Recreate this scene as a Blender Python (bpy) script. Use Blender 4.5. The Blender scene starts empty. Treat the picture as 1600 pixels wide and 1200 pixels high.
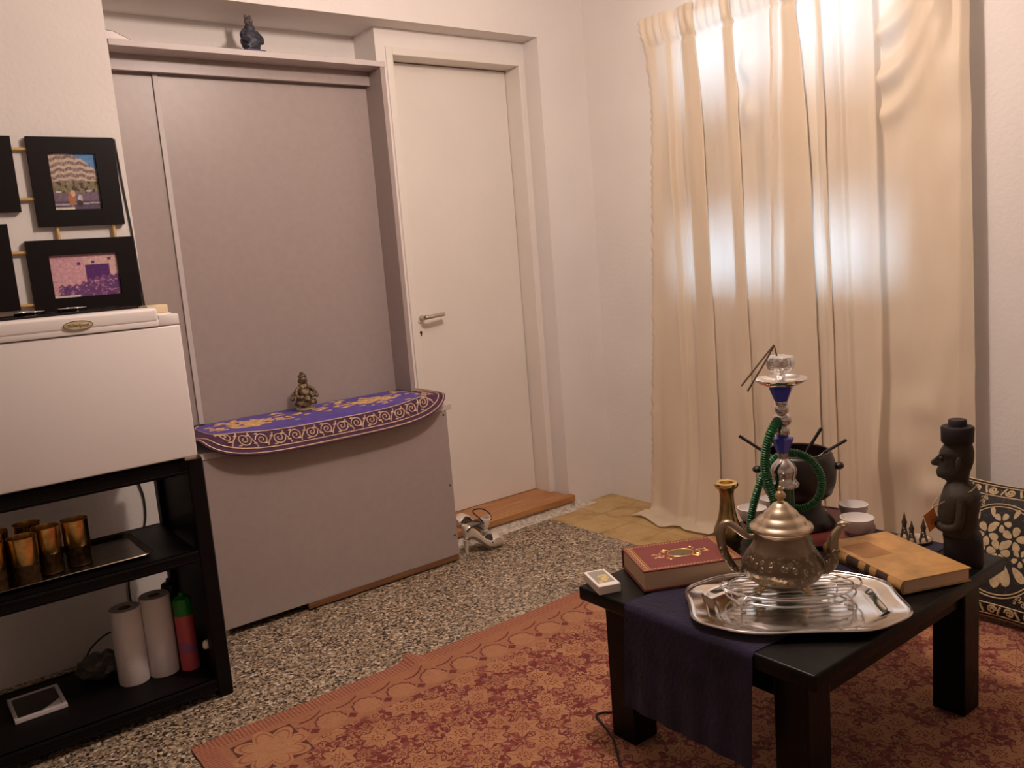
import bpy, bmesh, math, random
from mathutils import Vector, Matrix, noise as mnoise
PI = math.pi
random.seed(7)
S = bpy.context.scene
COL = S.collection

# ------------------------------------------------------------------ camera
cam_d = bpy.data.cameras.new('camera'); cam = bpy.data.objects.new('camera', cam_d); COL.objects.link(cam)
cam_d.sensor_width = 36.0; cam_d.lens = 36.0 * 1325.0 / 1600.0; cam_d.clip_start = 0.02; cam_d.clip_end = 60
cam.matrix_world = Matrix(((0.78604869, 0.15321311, -0.59887661, 0.0),
                           (-0.61323247, 0.0711328, -0.78669312, 0.0),
                           (-0.07793193, 0.98562968, 0.1498691, 1.26),
                           (0, 0, 0, 1)))
S.camera = cam

# ------------------------------------------------------------------ world (daylight outside the window)
W = bpy.data.worlds.new('daylight'); S.world = W; W.use_nodes = True
wb = W.node_tree.nodes['Background']; wb.inputs[0].default_value = (0.55, 0.77, 1.0, 1); wb.inputs[1].default_value = 10.5

# ------------------------------------------------------------------ the room's lamp (ceiling lamp above the low table, out of frame)
LAMP = (1.48, 1.56, 2.36)
ld = bpy.data.lights.new('ceiling_lamp_bulb', 'POINT'); ld.energy = 64; ld.color = (1.0, 0.80, 0.70); ld.shadow_soft_size = 0.07
lo = bpy.data.objects.new('ceiling_lamp_bulb', ld); COL.objects.link(lo); lo.location = LAMP

# ------------------------------------------------------------------ exposure
S.view_settings.view_transform = 'Standard'; S.view_settings.look = 'None'
S.view_settings.gamma = 1.0; S.view_settings.use_curve_mapping = False
S.view_settings.exposure = 0.0

# ------------------------------------------------------------------ node helpers
class X:
    """a float socket with arithmetic"""
    def __init__(s, nt, sock): s.nt = nt; s.s = sock
    def _m(s, op, *a, clamp=False):
        n = s.nt.nodes.new('ShaderNodeMath'); n.operation = op; n.use_clamp = clamp
        for i, v in enumerate((s,) + a):
            if isinstance(v, X): s.nt.links.new(v.s, n.inputs[i])
            else: n.inputs[i].default_value = v
        return X(s.nt, n.outputs[0])
    def __add__(s, o): return s._m('ADD', o)
    __radd__ = __add__
    def __sub__(s, o): return s._m('SUBTRACT', o)
    def __rsub__(s, o): return (s * -1.0) + o
    def __mul__(s, o): return s._m('MULTIPLY', o)
    __rmul__ = __mul__
    def __truediv__(s, o): return s._m('DIVIDE', o)
    def sin(s): return s._m('SINE')
    def cos(s): return s._m('COSINE')
    def abs(s): return s._m('ABSOLUTE')
    def sqrt(s): return s._m('SQRT')
    def fract(s): return s._m('FRACT')
    def floor(s): return s._m('FLOOR')
    def min(s, o): return s._m('MINIMUM', o)
    def max(s, o): return s._m('MAXIMUM', o)
    def atan2(s, o): return s._m('ARCTAN2', o)
    def lt(s, o, soft=0.0):
        if soft: return ((o - s) / soft + 0.5)._m('ADD', 0.0, clamp=True)
        return s._m('LESS_THAN', o)
    def gt(s, o, soft=0.0):
        if soft: return ((s - o) / soft + 0.5)._m('ADD', 0.0, clamp=True)
        return s._m('GREATER_THAN', o)

def newmat(name):
    m = bpy.data.materials.new(name); m.use_nodes = True
    nt = m.node_tree; b = nt.nodes['Principled BSDF']
    return m, nt, b
def coords(nt, kind='Object'):
    tc = nt.nodes.new('ShaderNodeTexCoord'); sp = nt.nodes.new('ShaderNodeSeparateXYZ')
    nt.links.new(tc.outputs[kind], sp.inputs[0])
    return tc.outputs[kind], X(nt, sp.outputs[0]), X(nt, sp.outputs[1]), X(nt, sp.outputs[2])
def noise(nt, vec, scale, detail=2.0, rough=0.5):
    n = nt.nodes.new('ShaderNodeTexNoise'); n.inputs['Scale'].default_value = scale
    n.inputs['Detail'].default_value = detail; n.inputs['Roughness'].default_value = rough
    if vec is not None: nt.links.new(vec, n.inputs['Vector'])
    return X(nt, n.outputs[0])
def voro(nt, vec, scale, rnd=1.0, feature='F1'):
    n = nt.nodes.new('ShaderNodeTexVoronoi'); n.feature = feature
    n.inputs['Scale'].default_value = scale; n.inputs['Randomness'].default_value = rnd
    nt.links.new(vec, n.inputs['Vector']); return n
def comb(nt, x, y, z=0.0):
    n = nt.nodes.new('ShaderNodeCombineXYZ')
    for i, v in enumerate((x, y, z)):
        if isinstance(v, X): nt.links.new(v.s, n.inputs[i])
        else: n.inputs[i].default_value = v
    return n.outputs[0]
def mixc(nt, fac, a, b):
    n = nt.nodes.new('ShaderNodeMix'); n.data_type = 'RGBA'
    for sock, v in ((n.inputs[0], fac), (n.inputs[6], a), (n.inputs[7], b)):
        if isinstance(v, X): nt.links.new(v.s, sock)
        elif isinstance(v, bpy.types.NodeSocket): nt.links.new(v, sock)
        elif isinstance(v, (int, float)): sock.default_value = v
        else: sock.default_value = (*v[:3], 1)
    return n.outputs[2]
def ramp(nt, fac, stops, const=False):
    n = nt.nodes.new('ShaderNodeValToRGB'); cr = n.color_ramp
    if const: cr.interpolation = 'CONSTANT'
    while len(cr.elements) < len(stops): cr.elements.new(0.5)
    for e, (p, c) in zip(cr.elements, stops): e.position = p; e.color = (*c, 1)
    nt.links.new(fac.s, n.inputs[0]); return n.outputs[0]
def bump(nt, b, h, dist, strength=1.0):
    n = nt.nodes.new('ShaderNodeBump'); n.inputs['Distance'].default_value = dist; n.inputs['Strength'].default_value = strength
    nt.links.new(h.s, n.inputs['Height']); nt.links.new(n.outputs[0], b.inputs['Normal'])

def M(name, col, rough=0.5, metal=0.0, var=0.0, vscale=8.0, bmp=0.0, bscale=60.0, coat=0.0, sheen=0.0, spec=0.5):
    m, nt, b = newmat(name)
    b.inputs['Roughness'].default_value = rough; b.inputs['Metallic'].default_value = metal
    b.inputs['Coat Weight'].default_value = coat; b.inputs['Sheen Weight'].default_value = sheen
    b.inputs['Specular IOR Level'].default_value = spec
    v, x, y, z = coords(nt)
    if var:
        n = noise(nt, v, vscale, 4)
        c0 = [max(0, c * (1 - var)) for c in col]; c1 = [min(1, c * (1 + var)) for c in col]
        nt.links.new(ramp(nt, n, [(0.3, c0), (0.7, c1)]), b.inputs['Base Color'])
    else: b.inputs['Base Color'].default_value = (*col, 1)
    if bmp: bump(nt, b, noise(nt, v, bscale, 3), bmp)
    return m

# ------------------------------------------------------------------ mesh helpers
def fin(name, bm, mat, parent=None, smooth=None, recalc=True):
    if recalc: bmesh.ops.recalc_face_normals(bm, faces=bm.faces)
    me = bpy.data.meshes.new(name); bm.to_mesh(me); bm.free()
    if smooth is not None:
        me.shade_smooth()
        if smooth < 180: me.set_sharp_from_angle(angle=math.radians(smooth))
    mats = mat if isinstance(mat, (list, tuple)) else [mat]
    for mm in mats: me.materials.append(mm)
    o = bpy.data.objects.new(name, me); COL.objects.link(o)
    if parent is not None: o.parent = parent
    return o
def box(bm, x0, x1, y0, y1, z0, z1, bev=0.0, seg=2, mi=0):
    b2 = bmesh.new(); r = bmesh.ops.create_cube(b2, size=1)
    for v in b2.verts: v.co = Vector(((x0 + x1) / 2 + v.co.x * (x1 - x0), (y0 + y1) / 2 + v.co.y * (y1 - y0), (z0 + z1) / 2 + v.co.z * (z1 - z0)))
    if bev: bmesh.ops.bevel(b2, geom=list(b2.edges), offset=bev, segments=seg, profile=0.5, affect='EDGES')
    merge(bm, b2, mi)
def merge(bm, b2, mi=0, mtx=None):
    vs = []
    for v in b2.verts: vs.append(bm.verts.new(mtx @ v.co if mtx is not None else v.co))
    b2.verts.index_update()
    for f in b2.faces:
        nf = bm.faces.new([vs[v.index] for v in f.verts]); nf.material_index = mi or f.material_index; nf.smooth = f.smooth
    b2.free()
def lathe(bm, prof, n=32, cx=0.0, cy=0.0, mi=0, fn=None):
    """prof: (r, z) bottom to top; fn(angle, r, z)->r"""
    rings = []
    for r, z in prof:
        if r <= 1e-6: rings.append([bm.verts.new((cx, cy, z))])
        else:
            ring = []
            for k in range(n):
                a = 2 * PI * k / n; rr = fn(a, r, z) if fn else r
                ring.append(bm.verts.new((cx + rr * math.cos(a), cy + rr * math.sin(a), z)))
            rings.append(ring)
    for A, B in zip(rings, rings[1:]):
        for k in range(n):
            k2 = (k + 1) % n
            if len(A) == 1 and len(B) == 1: continue
            if len(A) == 1: f = bm.faces.new((A[0], B[k], B[k2]))
            elif len(B) == 1: f = bm.faces.new((A[k], A[k2], B[0]))
            else: f = bm.faces.new((A[k], A[k2], B[k2], B[k]))
            f.material_index = mi
def cat(pts, sub=6, closed=False):
    P = [Vector(p) for p in pts]; n = len(P); out = []
    segs = n if closed else n - 1
    for i in range(segs):
        if closed: a, b, c, d = P[(i - 1) % n], P[i], P[(i + 1) % n], P[(i + 2) % n]
        else: a, b, c, d = P[max(i - 1, 0)], P[i], P[i + 1], P[min(i + 2, n - 1)]
        for s in range(sub):
            t = s / sub
            out.append(0.5 * ((2 * b) + (c - a) * t + (2 * a - 5 * b + 4 * c - d) * t * t + (3 * b - a - 3 * c + d) * t ** 3))
    if not closed: out.append(P[-1])
    return out
def tube(bm, pts, r, n=8, closed=False, mi=0):
    P = [Vector(p) for p in pts]; N = len(P); rings = []; up = None
    for i in range(N):
        if closed: t = P[(i + 1) % N] - P[(i - 1) % N]
        else: t = P[min(i + 1, N - 1)] - P[max(i - 1, 0)]
        if t.length < 1e-9: t = Vector((0, 0, 1))
        t.normalize()
        if up is None: up = Vector((0, 0, 1)) if abs(t.z) < 0.9 else Vector((1, 0, 0))
        up = up - t * up.dot(t)
        if up.length < 1e-6: up = t.orthogonal()
        up.normalize(); side = t.cross(up)
        rr = r[i] if isinstance(r, (list, tuple)) else r
        rings.append([bm.verts.new(P[i] + (up * math.cos(2 * PI * k / n) + side * math.sin(2 * PI * k / n)) * rr) for k in range(n)])
    rng = range(N) if closed else range(N - 1)
    for i in rng:
        A, B = rings[i], rings[(i + 1) % N]
        for k in range(n):
            f = bm.faces.new((A[k], A[(k + 1) % n], B[(k + 1) % n], B[k])); f.material_index = mi
    if not closed:
        for R_ in (rings[0], rings[-1]):
            f = bm.faces.new(R_); f.material_index = mi
def prism(bm, outline, z0, z1, mi=0, bev=0.0):
    b2 = bmesh.new()
    lo_ = [b2.verts.new((x, y, z0)) for x, y in outline]; hi = [b2.verts.new((x, y, z1)) for x, y in outline]
    n = len(outline)
    b2.faces.new(lo_[::-1]); b2.faces.new(hi)
    for i in range(n): b2.faces.new((lo_[i], lo_[(i + 1) % n], hi[(i + 1) % n], hi[i]))
    if bev:
        es = [e for e in b2.edges if abs(e.verts[0].co.z - e.verts[1].co.z) < 1e-6]
        bmesh.ops.bevel(b2, geom=es, offset=bev, segments=2, profile=0.5, affect='EDGES')
    merge(bm, b2, mi)
def sections(bm, secs, n=24, mi=0, p=2.5, cap=True):
    """stacked superellipse rings: (z, x_front, x_back, half_width)"""
    rings = []
    for z, xf, xb, hw in secs:
        cx_ = (xf + xb) / 2; a = (xf - xb) / 2; ring = []
        for k in range(n):
            t = 2 * PI * k / n; c, s = math.cos(t), math.sin(t)
            ring.append(bm.verts.new((cx_ + a * math.copysign(abs(c) ** (2 / p), c), hw * math.copysign(abs(s) ** (2 / p), s), z)))
        rings.append(ring)
    for A, B in zip(rings, rings[1:]):
        for k in range(n):
            f = bm.faces.new((A[k], A[(k + 1) % n], B[(k + 1) % n], B[k])); f.material_index = mi
    if cap:
        bm.faces.new(rings[0][::-1]).material_index = mi; bm.faces.new(rings[-1]).material_index = mi
def blob(bm, c, r, seg=12, rings=8, amp=0.0, fr=30.0, mi=0, rot=None):
    b2 = bmesh.new(); bmesh.ops.create_uvsphere(b2, u_segments=seg, v_segments=rings, radius=1)
    for v in b2.verts:
        d = 1 + (amp * mnoise.noise(Vector((v.co.x * 2, v.co.y * 2, v.co.z * 2)) * fr / 30 + Vector(c) * 37) if amp else 0)
        q = Vector((v.co.x * r[0] * d, v.co.y * r[1] * d, v.co.z * r[2] * d))
        if rot is not None: q = rot @ q
        v.co = q + Vector(c)
    merge(bm, b2, mi)
def thing(name, label, category, loc=(0, 0, 0), rz=0.0, group=None, kind=None):
    o = bpy.data.objects.new(name, None); COL.objects.link(o); o.empty_display_size = 0.05
    o.location = loc; o.rotation_euler = (0, 0, rz)
    return tag(o, label, category, group, kind)
def tag(o, label, category, group=None, kind=None):
    o['label'] = label; o['category'] = category
    if group: o['group'] = group
    if kind: o['kind'] = kind
    return o
def dup(root, loc, rz, label, group=None):
    r = root.copy(); COL.objects.link(r); r.location = loc; r.rotation_euler = (0, 0, rz); r['label'] = label
    if group: r['group'] = group
    for ch in list(root.children):
        c = ch.copy(); COL.objects.link(c); c.parent = r
        for g in ch.children:
            d = g.copy(); COL.objects.link(d); d.parent = c
    return r
def text_mesh(name, s, size, mat, parent, depth=0.0006):
    cu = bpy.data.curves.new(name, 'FONT'); cu.body = s; cu.size = size; cu.align_x = 'CENTER'; cu.align_y = 'CENTER'; cu.extrude = depth
    t = bpy.data.objects.new(name + '_tmp', cu); COL.objects.link(t)
    dg = bpy.context.evaluated_depsgraph_get(); me = bpy.data.meshes.new_from_object(t.evaluated_get(dg)); me.name = name
    bpy.data.objects.remove(t); bpy.data.curves.remove(cu)
    me.materials.clear(); me.materials.append(mat)
    o = bpy.data.objects.new(name, me); COL.objects.link(o); o.parent = parent
    return o

# ------------------------------------------------------------------ shared materials
m_wall = M('white_plaster', (0.80, 0.75, 0.71), 0.85, var=0.03, vscale=3, bmp=0.0012, bscale=60)
m_ceil = M('ceiling_paint', (0.80, 0.77, 0.74), 0.9)
m_gloss_white = M('white_gloss_paint', (0.80, 0.745, 0.68), 0.45, var=0.02, vscale=4, bmp=0.001, bscale=30)
m_grey = M('grey_melamine', (0.372, 0.306, 0.284), 0.38, var=0.03, vscale=40)
m_greyedge = M('grey_melamine_edge', (0.56, 0.50, 0.48), 0.5)
m_black = M('black_plastic', (0.006, 0.0045, 0.0045), 0.45, spec=0.12)
m_blackwood = M('black_stained_wood', (0.005, 0.0045, 0.004), 0.36, var=0.3, vscale=20, bmp=0.001, bscale=40, spec=0.16)
m_dark = M('near_black', (0.008, 0.006, 0.006), 0.35)
m_chrome = M('chrome', (0.80, 0.78, 0.76), 0.12, 1.0)
m_silver = M('polished_silver_plate', (0.82, 0.80, 0.78), 0.10, 1.0, bmp=0.0006, bscale=12)
m_brass = M('aged_brass', (0.58, 0.42, 0.22), 0.28, 1.0, var=0.3, vscale=18)
m_cable = M('black_cable', (0.012, 0.012, 0.012), 0.5)

def wood_mat(name, c0, c1, axis='x', rough=0.45):
    m, nt, b = newmat(name); v, x, y, z = coords(nt)
    st = comb(nt, x * (2.0 if axis == 'x' else 30.0), y * (30.0 if axis == 'x' else 2.0), z * 30.0)
    nt.links.new(ramp(nt, noise(nt, st, 3.0, 5), [(0.3, c0), (0.7, c1)]), b.inputs['Base Color'])
    b.inputs['Roughness'].default_value = rough
    return m
m_oak = wood_mat('oiled_oak', (0.33, 0.13, 0.045), (0.55, 0.27, 0.10))
m_darkoak = wood_mat('dark_oak_strip', (0.13, 0.055, 0.022), (0.24, 0.11, 0.045))
m_pine = wood_mat('pine_dowel', (0.55, 0.33, 0.12), (0.68, 0.44, 0.18))

# terrazzo
m_terr, nt, b = newmat('terrazzo'); v, x, y, z = coords(nt)
v1 = voro(nt, v, 150.0); v2 = voro(nt, v, 75.0)
sp = nt.nodes.new('ShaderNodeSeparateColor'); nt.links.new(v1.outputs['Color'], sp.inputs[0]); r1 = X(nt, sp.outputs[0])
sp2 = nt.nodes.new('ShaderNodeSeparateColor'); nt.links.new(v2.outputs['Color'], sp2.inputs[0]); r2 = X(nt, sp2.outputs[0]); r2b = X(nt, sp2.outputs[1])
small = ramp(nt, r1, [(0, (0.03, 0.022, 0.018)), (0.13, (0.12, 0.09, 0.07)), (0.28, (0.29, 0.21, 0.135)), (0.52, (0.40, 0.305, 0.195)), (0.74, (0.19, 0.14, 0.10)), (0.86, (0.54, 0.44, 0.32))], True)
big = ramp(nt, r2, [(0, (0.03, 0.025, 0.022)), (0.25, (0.46, 0.38, 0.26)), (0.5, (0.20, 0.165, 0.13)), (0.75, (0.62, 0.55, 0.43))], True)
bigmask = r2b.gt(0.55) * X(nt, v2.outputs['Distance']).lt(0.0062 * 75)
nt.links.new(mixc(nt, bigmask, small, big), b.inputs['Base Color']); b.inputs['Roughness'].default_value = 0.38
# ochre floor tiles
m_tile, nt, b = newmat('ochre_cement_tile'); tc = nt.nodes.new('ShaderNodeTexCoord'); oi = nt.nodes.new('ShaderNodeObjectInfo')
ad = nt.nodes.new('ShaderNodeVectorMath'); ad.operation = 'ADD'; nt.links.new(tc.outputs['Object'], ad.inputs[0]); nt.links.new(oi.outputs['Location'], ad.inputs[1])
n1 = noise(nt, ad.outputs[0], 9.0, 5, 0.65)
nt.links.new(ramp(nt, n1 + X(nt, oi.outputs['Random']) * 0.12, [(0.35, (0.33, 0.20, 0.075)), (0.55, (0.50, 0.33, 0.13)), (0.78, (0.58, 0.41, 0.20))]), b.inputs['Base Color'])
b.inputs['Roughness'].default_value = 0.5

WY = 3.105      # door wall plane
WX = 2.956      # window wall plane
CE = 2.62

# ------------------------------------------------------------------ floor
bm = bmesh.new(); box(bm, -2.2, 2.478, -2.2, 3.6, -0.08, 0.0); box(bm, 2.478, 3.2, -2.2, 3.6, -0.08, -0.009)
floor = tag(fin('floor', bm, [m_terr, m_wall]), 'speckled terrazzo floor with an ochre tile strip along the window wall', 'floor', kind='structure')
tile_me = None; k = 0
for j in range(26):
    for i in range(3):
        x0 = 2.480 + i * 0.203; y1 = 3.103 - j * 0.203
        w = 0.2 if i < 2 else WX - x0
        if i < 2 and tile_me is not None:
            o = bpy.data.objects.new('tile', tile_me); COL.objects.link(o); o.parent = floor
        else:
            bm = bmesh.new(); box(bm, -w / 2, w / 2, -0.1, 0.1, -0.012, 0.0, 0.0012, 1)
            o = fin('tile', bm, m_tile, floor)
            if i < 2: tile_me = o.data
        o.location = (x0 + w / 2, y1 - 0.1, 0.0 + 0.0012 * mnoise.noise((i * 3.3, j * 1.7, 0.2)))
# crumbling grey dust and broken plaster at the foot of the walls
m_dust = M('broken_plaster', (0.62, 0.55, 0.46), 0.95, var=0.3, vscale=60, bmp=0.004, bscale=120)

# ------------------------------------------------------------------ walls
bm = bmesh.new()
box(bm, -2.2, 0.80, WY, 3.62, 0, CE)
box(bm, 0.80, 2.665, WY, 3.62, 2.237, CE)
box(bm, 2.665, 3.16, WY, 3.62, 0, CE)
box(bm, 0.80, 1.872, 3.39, 3.62, 0, 2.237)
box(bm, 1.872, 1.918, 3.212, 3.62, 0, 2.237)      # plaster around the door frame
box(bm, 1.918, 2.665, 3.212, 3.62, 2.160, 2.237)
box(bm, 2.650, 2.665, 3.212, 3.62, 0, 2.160)
box(bm, 1.918, 2.650, 3.46, 3.62, 0, 2.160)
wall_back = tag(fin('wall_back', bm, m_wall), 'white plaster wall with the deep alcove and the door recess', 'wall', kind='structure')
WIN = (1.52, 2.52, 1.05, 2.19)
bm = bmesh.new()
box(bm, WX, 3.16, -2.2, WIN[0], 0, CE); box(bm, WX, 3.16, WIN[1], WY, 0, CE)
box(bm, WX, 3.16, WIN[0], WIN[1], 0, WIN[2]); box(bm, WX, 3.16, WIN[0], WIN[1], WIN[3], CE)
tag(fin('wall_right', bm, m_wall), 'white plaster wall behind the cream curtains', 'wall', kind='structure')
bm = bmesh.new(); box(bm, -2.2, -2.0, -2.2, WY, 0, CE)
tag(fin('wall_left', bm, m_wall), 'plain white wall left of the fridge, outside the picture', 'wall', kind='structure')
bm = bmesh.new(); box(bm, -2.0, WX, -2.2, -2.0, 0, CE)
tag(fin('wall_front', bm, m_wall), 'plain white wall behind the viewer, outside the picture', 'wall', kind='structure')
bm = bmesh.new(); box(bm, -2.2, 3.16, -2.2, 3.62, CE, CE + 0.1)
tag(fin('ceiling', bm, m_ceil), 'plain off-white ceiling above the room, outside the picture', 'ceiling', kind='structure')

# uneven plaster curb below the door threshold and along the corner
bm = bmesh.new(); N = 60; rows = []
for i in range(N + 1):
    xx = 1.90 + (2.80 - 1.90) * i / N; q = mnoise.noise((xx * 14, 0.3, 0)); q2 = mnoise.noise((xx * 40, 2.3, 0))
    hh = 0.042 + 0.006 * q if xx < 2.665 else max(0.004, 0.042 * (1 - (xx - 2.665) / 0.12))
    yf = 3.072 + 0.010 * q if xx < 2.665 else 3.085 + 0.012 * q
    rows.append([bm.verts.new((xx, yf - 0.035 + 0.01 * q2, 0.0005)), bm.verts.new((xx, yf - 0.010 + 0.006 * q2, 0.006)), bm.verts.new((xx, yf, hh * 0.75)),
                 bm.verts.new((xx, yf + 0.012, hh)), bm.verts.new((xx, 3.30 if xx < 2.66 else 3.106, hh))])
for A, B in zip(rows, rows[1:]):
    for a_ in range(4): bm.faces.new((A[a_], B[a_], B[a_ + 1], A[a_ + 1]))
tag(fin('trim_3', bm, m_dust, smooth=50), 'rough white plaster curb under the wooden door threshold', 'curb', kind='structure')
# wooden threshold
bm = bmesh.new(); box(bm, 1.925, 2.668, 3.060, 3.105, 0.040, 0.070, 0.004); box(bm, 1.925, 2.648, 3.100, 3.335, 0.040, 0.068, 0.002)
tag(fin('trim_2', bm, m_oak), 'brown wooden threshold at the foot of the white door', 'threshold', kind='structure')
# door casing
bm = bmesh.new()
box(bm, 1.918, 1.950, 3.204, 3.46, 0.066, 2.160, 0.003); box(bm, 2.626, 2.650, 3.204, 3.46, 0.066, 2.160, 0.003)
box(bm, 1.950, 2.626, 3.204, 3.46, 2.128, 2.160, 0.003)
box(bm, 1.950, 1.960, 3.352, 3.46, 0.066, 2.128); box(bm, 2.616, 2.626, 3.352, 3.46, 0.066, 2.128)
tag(fin('trim_1', bm, m_gloss_white), 'white painted wooden casing around the door', 'door frame', kind='structure')
# door
door = thing('door_1', 'plain white flush door with a lever handle beside the grey alcove unit', 'door', (0, 0, 0), kind='structure')
bm = bmesh.new(); box(bm, 1.953, 2.623, 3.312, 3.352, 0.070, 2.124, 0.002); fin('door_leaf', bm, m_gloss_white, door)
m_nickel = M('satin_nickel', (0.60, 0.55, 0.48), 0.35, 1.0)
bm = bmesh.new()
tube(bm, [(2.026, 3.312, 1.012), (2.026, 3.262, 1.012)], 0.010, 12)
tube(bm, cat([(2.026, 3.262, 1.012), (2.045, 3.258, 1.013), (2.09, 3.262, 1.016), (2.128, 3.266, 1.018)], 5), 0.0095, 10)
h = fin('door_handle', bm, m_nickel, door, 50)
bm = bmesh.new(); tube(bm, [(2.026, 3.312, 1.012), (2.026, 3.304, 1.012)], 0.022, 20); fin('rosette', bm, m_gloss_white, h, 40)
bm = bmesh.new(); tube(bm, [(2.024, 3.312, 0.945), (2.024, 3.308, 0.945)], 0.006, 10); box(bm, 2.0215, 2.0265, 3.308, 3.312, 0.930, 0.944); fin('keyhole', bm, m_dark, door)

# window behind the curtains: frame, panes, slatted shutter over the middle
win = thing('window_1', 'daylit window hidden behind the closed cream curtains', 'window', kind='structure')
m_pane, nt, b = newmat('clear_glass'); nt.nodes.remove(b); out = nt.nodes['Material Output']
tr = nt.nodes.new('ShaderNodeBsdfTransparent'); gl = nt.nodes.new('ShaderNodeBsdfGlossy'); gl.inputs['Roughness'].default_value = 0.02
fr = nt.nodes.new('ShaderNodeFresnel'); mx = nt.nodes.new('ShaderNodeMixShader'); nt.links.new(fr.outputs[0], mx.inputs[0])
nt.links.new(tr.outputs[0], mx.inputs[1]); nt.links.new(gl.outputs[0], mx.inputs[2]); nt.links.new(mx.outputs[0], out.inputs[0])
y0, y1, z0, z1 = WIN
bm = bmesh.new()
for (a0, a1, b0, b1) in ((y0, y1, z0, z0 + 0.035), (y0, y1, z1 - 0.04, z1), (y0, y0 + 0.04, z0, z1), (y1 - 0.04, y1, z0, z1), (1.975, 2.025, z0, z1)):
    box(bm, 3.04, 3.08, a0, a1, b0, b1, 0.004)
fin('window_frame', bm, m_gloss_white, win)
for a0, a1 in ((y0 + 0.04, 1.975), (2.025, y1 - 0.04)):
    bm = bmesh.new(); box(bm, 3.057, 3.061, a0, a1, z0 + 0.035, z1 - 0.04); fin('pane', bm, m_pane, win)
bm = bmesh.new(); box(bm, 3.00, 3.20, y0 - 0.02, y1 + 0.02, z0 - 0.02, z0 + 0.002); fin('window_sill', bm, m_wall, win)
m_shut = M('grey_shutter_slat', (0.30, 0.27, 0.24), 0.6)
for i in range(10):
    bm = bmesh.new(); zc = 1.335 + i * 0.054
    box(bm, 3.095, 3.105, y0, y1, zc - 0.0275, zc + 0.0275, 0.003); fin('shutter_slat', bm, m_shut, win)

# ------------------------------------------------------------------ curtains
m_curt, nt, b = newmat('cream_satin'); v, x, y, z = coords(nt)
nz = noise(nt, comb(nt, x * 3.0, y * 3.0, z * 0.8), 3.0, 4)
nt.links.new(ramp(nt, nz, [(0.3, (0.80, 0.65, 0.47)), (0.7, (0.85, 0.71, 0.53))]), b.inputs['Base Color'])
b.inputs['Roughness'].default_value = 0.42; b.inputs['Sheen Weight'].default_value = 0.25; b.inputs['Specular IOR Level'].default_value = 0.45
bump(nt, b, noise(nt, v, 420.0, 2), 0.0006)
tl = nt.nodes.new('ShaderNodeBsdfTranslucent'); tl.inputs[0].default_value = (0.88, 0.86, 0.84, 1)
mx = nt.nodes.new('ShaderNodeMixShader'); mx.inputs[0].default_value = 0.22
nt.links.new(b.outputs[0], mx.inputs[1]); nt.links.new(tl.outputs[0], mx.inputs[2]); nt.links.new(mx.outputs[0], nt.nodes['Material Output'].inputs[0])

def lerp_tab(tab, z):
    for (z0, a), (z1, c) in zip(tab, tab[1:]):
        if z >= z1: return a + (c - a) * (z - z0) / (z1 - z0)
    return tab[-1][1]
def fold(u, c, w): d = (u - c) / w; return math.exp(-d * d)
def resample(K, n):
    """even spacing along the plan curve, then a light smoothing that rounds the pleat edges"""
    L = [0.0]
    for a, c in zip(K, K[1:]): L.append(L[-1] + math.hypot(c[0] - a[0], c[1] - a[1]))
    out = []; j = 0
    for i in range(n + 1):
        s_ = L[-1] * i / n
        while j < len(L) - 2 and L[j + 1] < s_: j += 1
        t = (s_ - L[j]) / max(1e-9, L[j + 1] - L[j]); out.append((K[j][0] + (K[j + 1][0] - K[j][0]) * t, K[j][1] + (K[j + 1][1] - K[j][1]) * t))
    for _ in range(3): out = [out[0]] + [((p[0] + 2 * q[0] + r[0]) / 4, (p[1] + 2 * q[1] + r[1]) / 4) for p, q, r in zip(out, out[1:], out[2:])] + [out[-1]]
    return out
def curtain(name, label, knots, extra, pud, nu=300, nv=150):
    """knots(z) -> plan curve [(y, distance from the wall line)]"""
    bm = bmesh.new(); V = []
    for j in range(nv + 1):
        t = j / nv; row = []
        zc = max(0.0, 2.215 - t * 2.215); P = resample(knots(zc), nu)
        for i in range(nu + 1):
            u = i / nu; L = 2.205 + pud(u); z = 2.215 - t * L; zz = max(z, 0.0)
            y_, d = P[i]; d += extra(u, zz, y_); x_ = 2.915 - d
            if z < 0.03:
                e = 0.03 - z; x_ -= e * 0.9; z = 0.010 + 0.006 * (0.5 + 0.5 * math.sin(u * 31 + e * 40)) * min(1, e / 0.03)
                y_ += 0.02 * math.sin(u * 9) * min(1, e / 0.06)
            row.append(bm.verts.new((x_, y_, z)))
        V.append(row)
    for j in range(nv):
        for i in range(nu): bm.faces.new((V[j][i], V[j][i + 1], V[j + 1][i + 1], V[j + 1][i]))
    return tag(fin(name, bm, m_curt, smooth=180, recalc=False), label, 'curtain', 'cream curtains at the window')
def pleat(K, ya, yb, front=0.068, back=0.022, sq=1.0):
    """Z-fold: a front layer from ya to yb with two layers behind it"""
    w = (ya - yb) * sq; yb2 = ya - w
    K += [(ya, front - 0.008), (ya - w * 0.5, front), (yb2, front), (yb2 + 0.002, front - 0.008), (ya - 0.02 * sq, (front + back) / 2), (ya - 0.017 * sq, back + 0.004), (yb2 - 0.006, back)]
def header(u, z, n): return 0.005 * math.sin(u * n) * fold(z, 2.16, 0.06) - 0.012 * fold(z, 2.095, 0.008) + 0.010 * fold(z, 2.17, 0.05)
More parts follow.
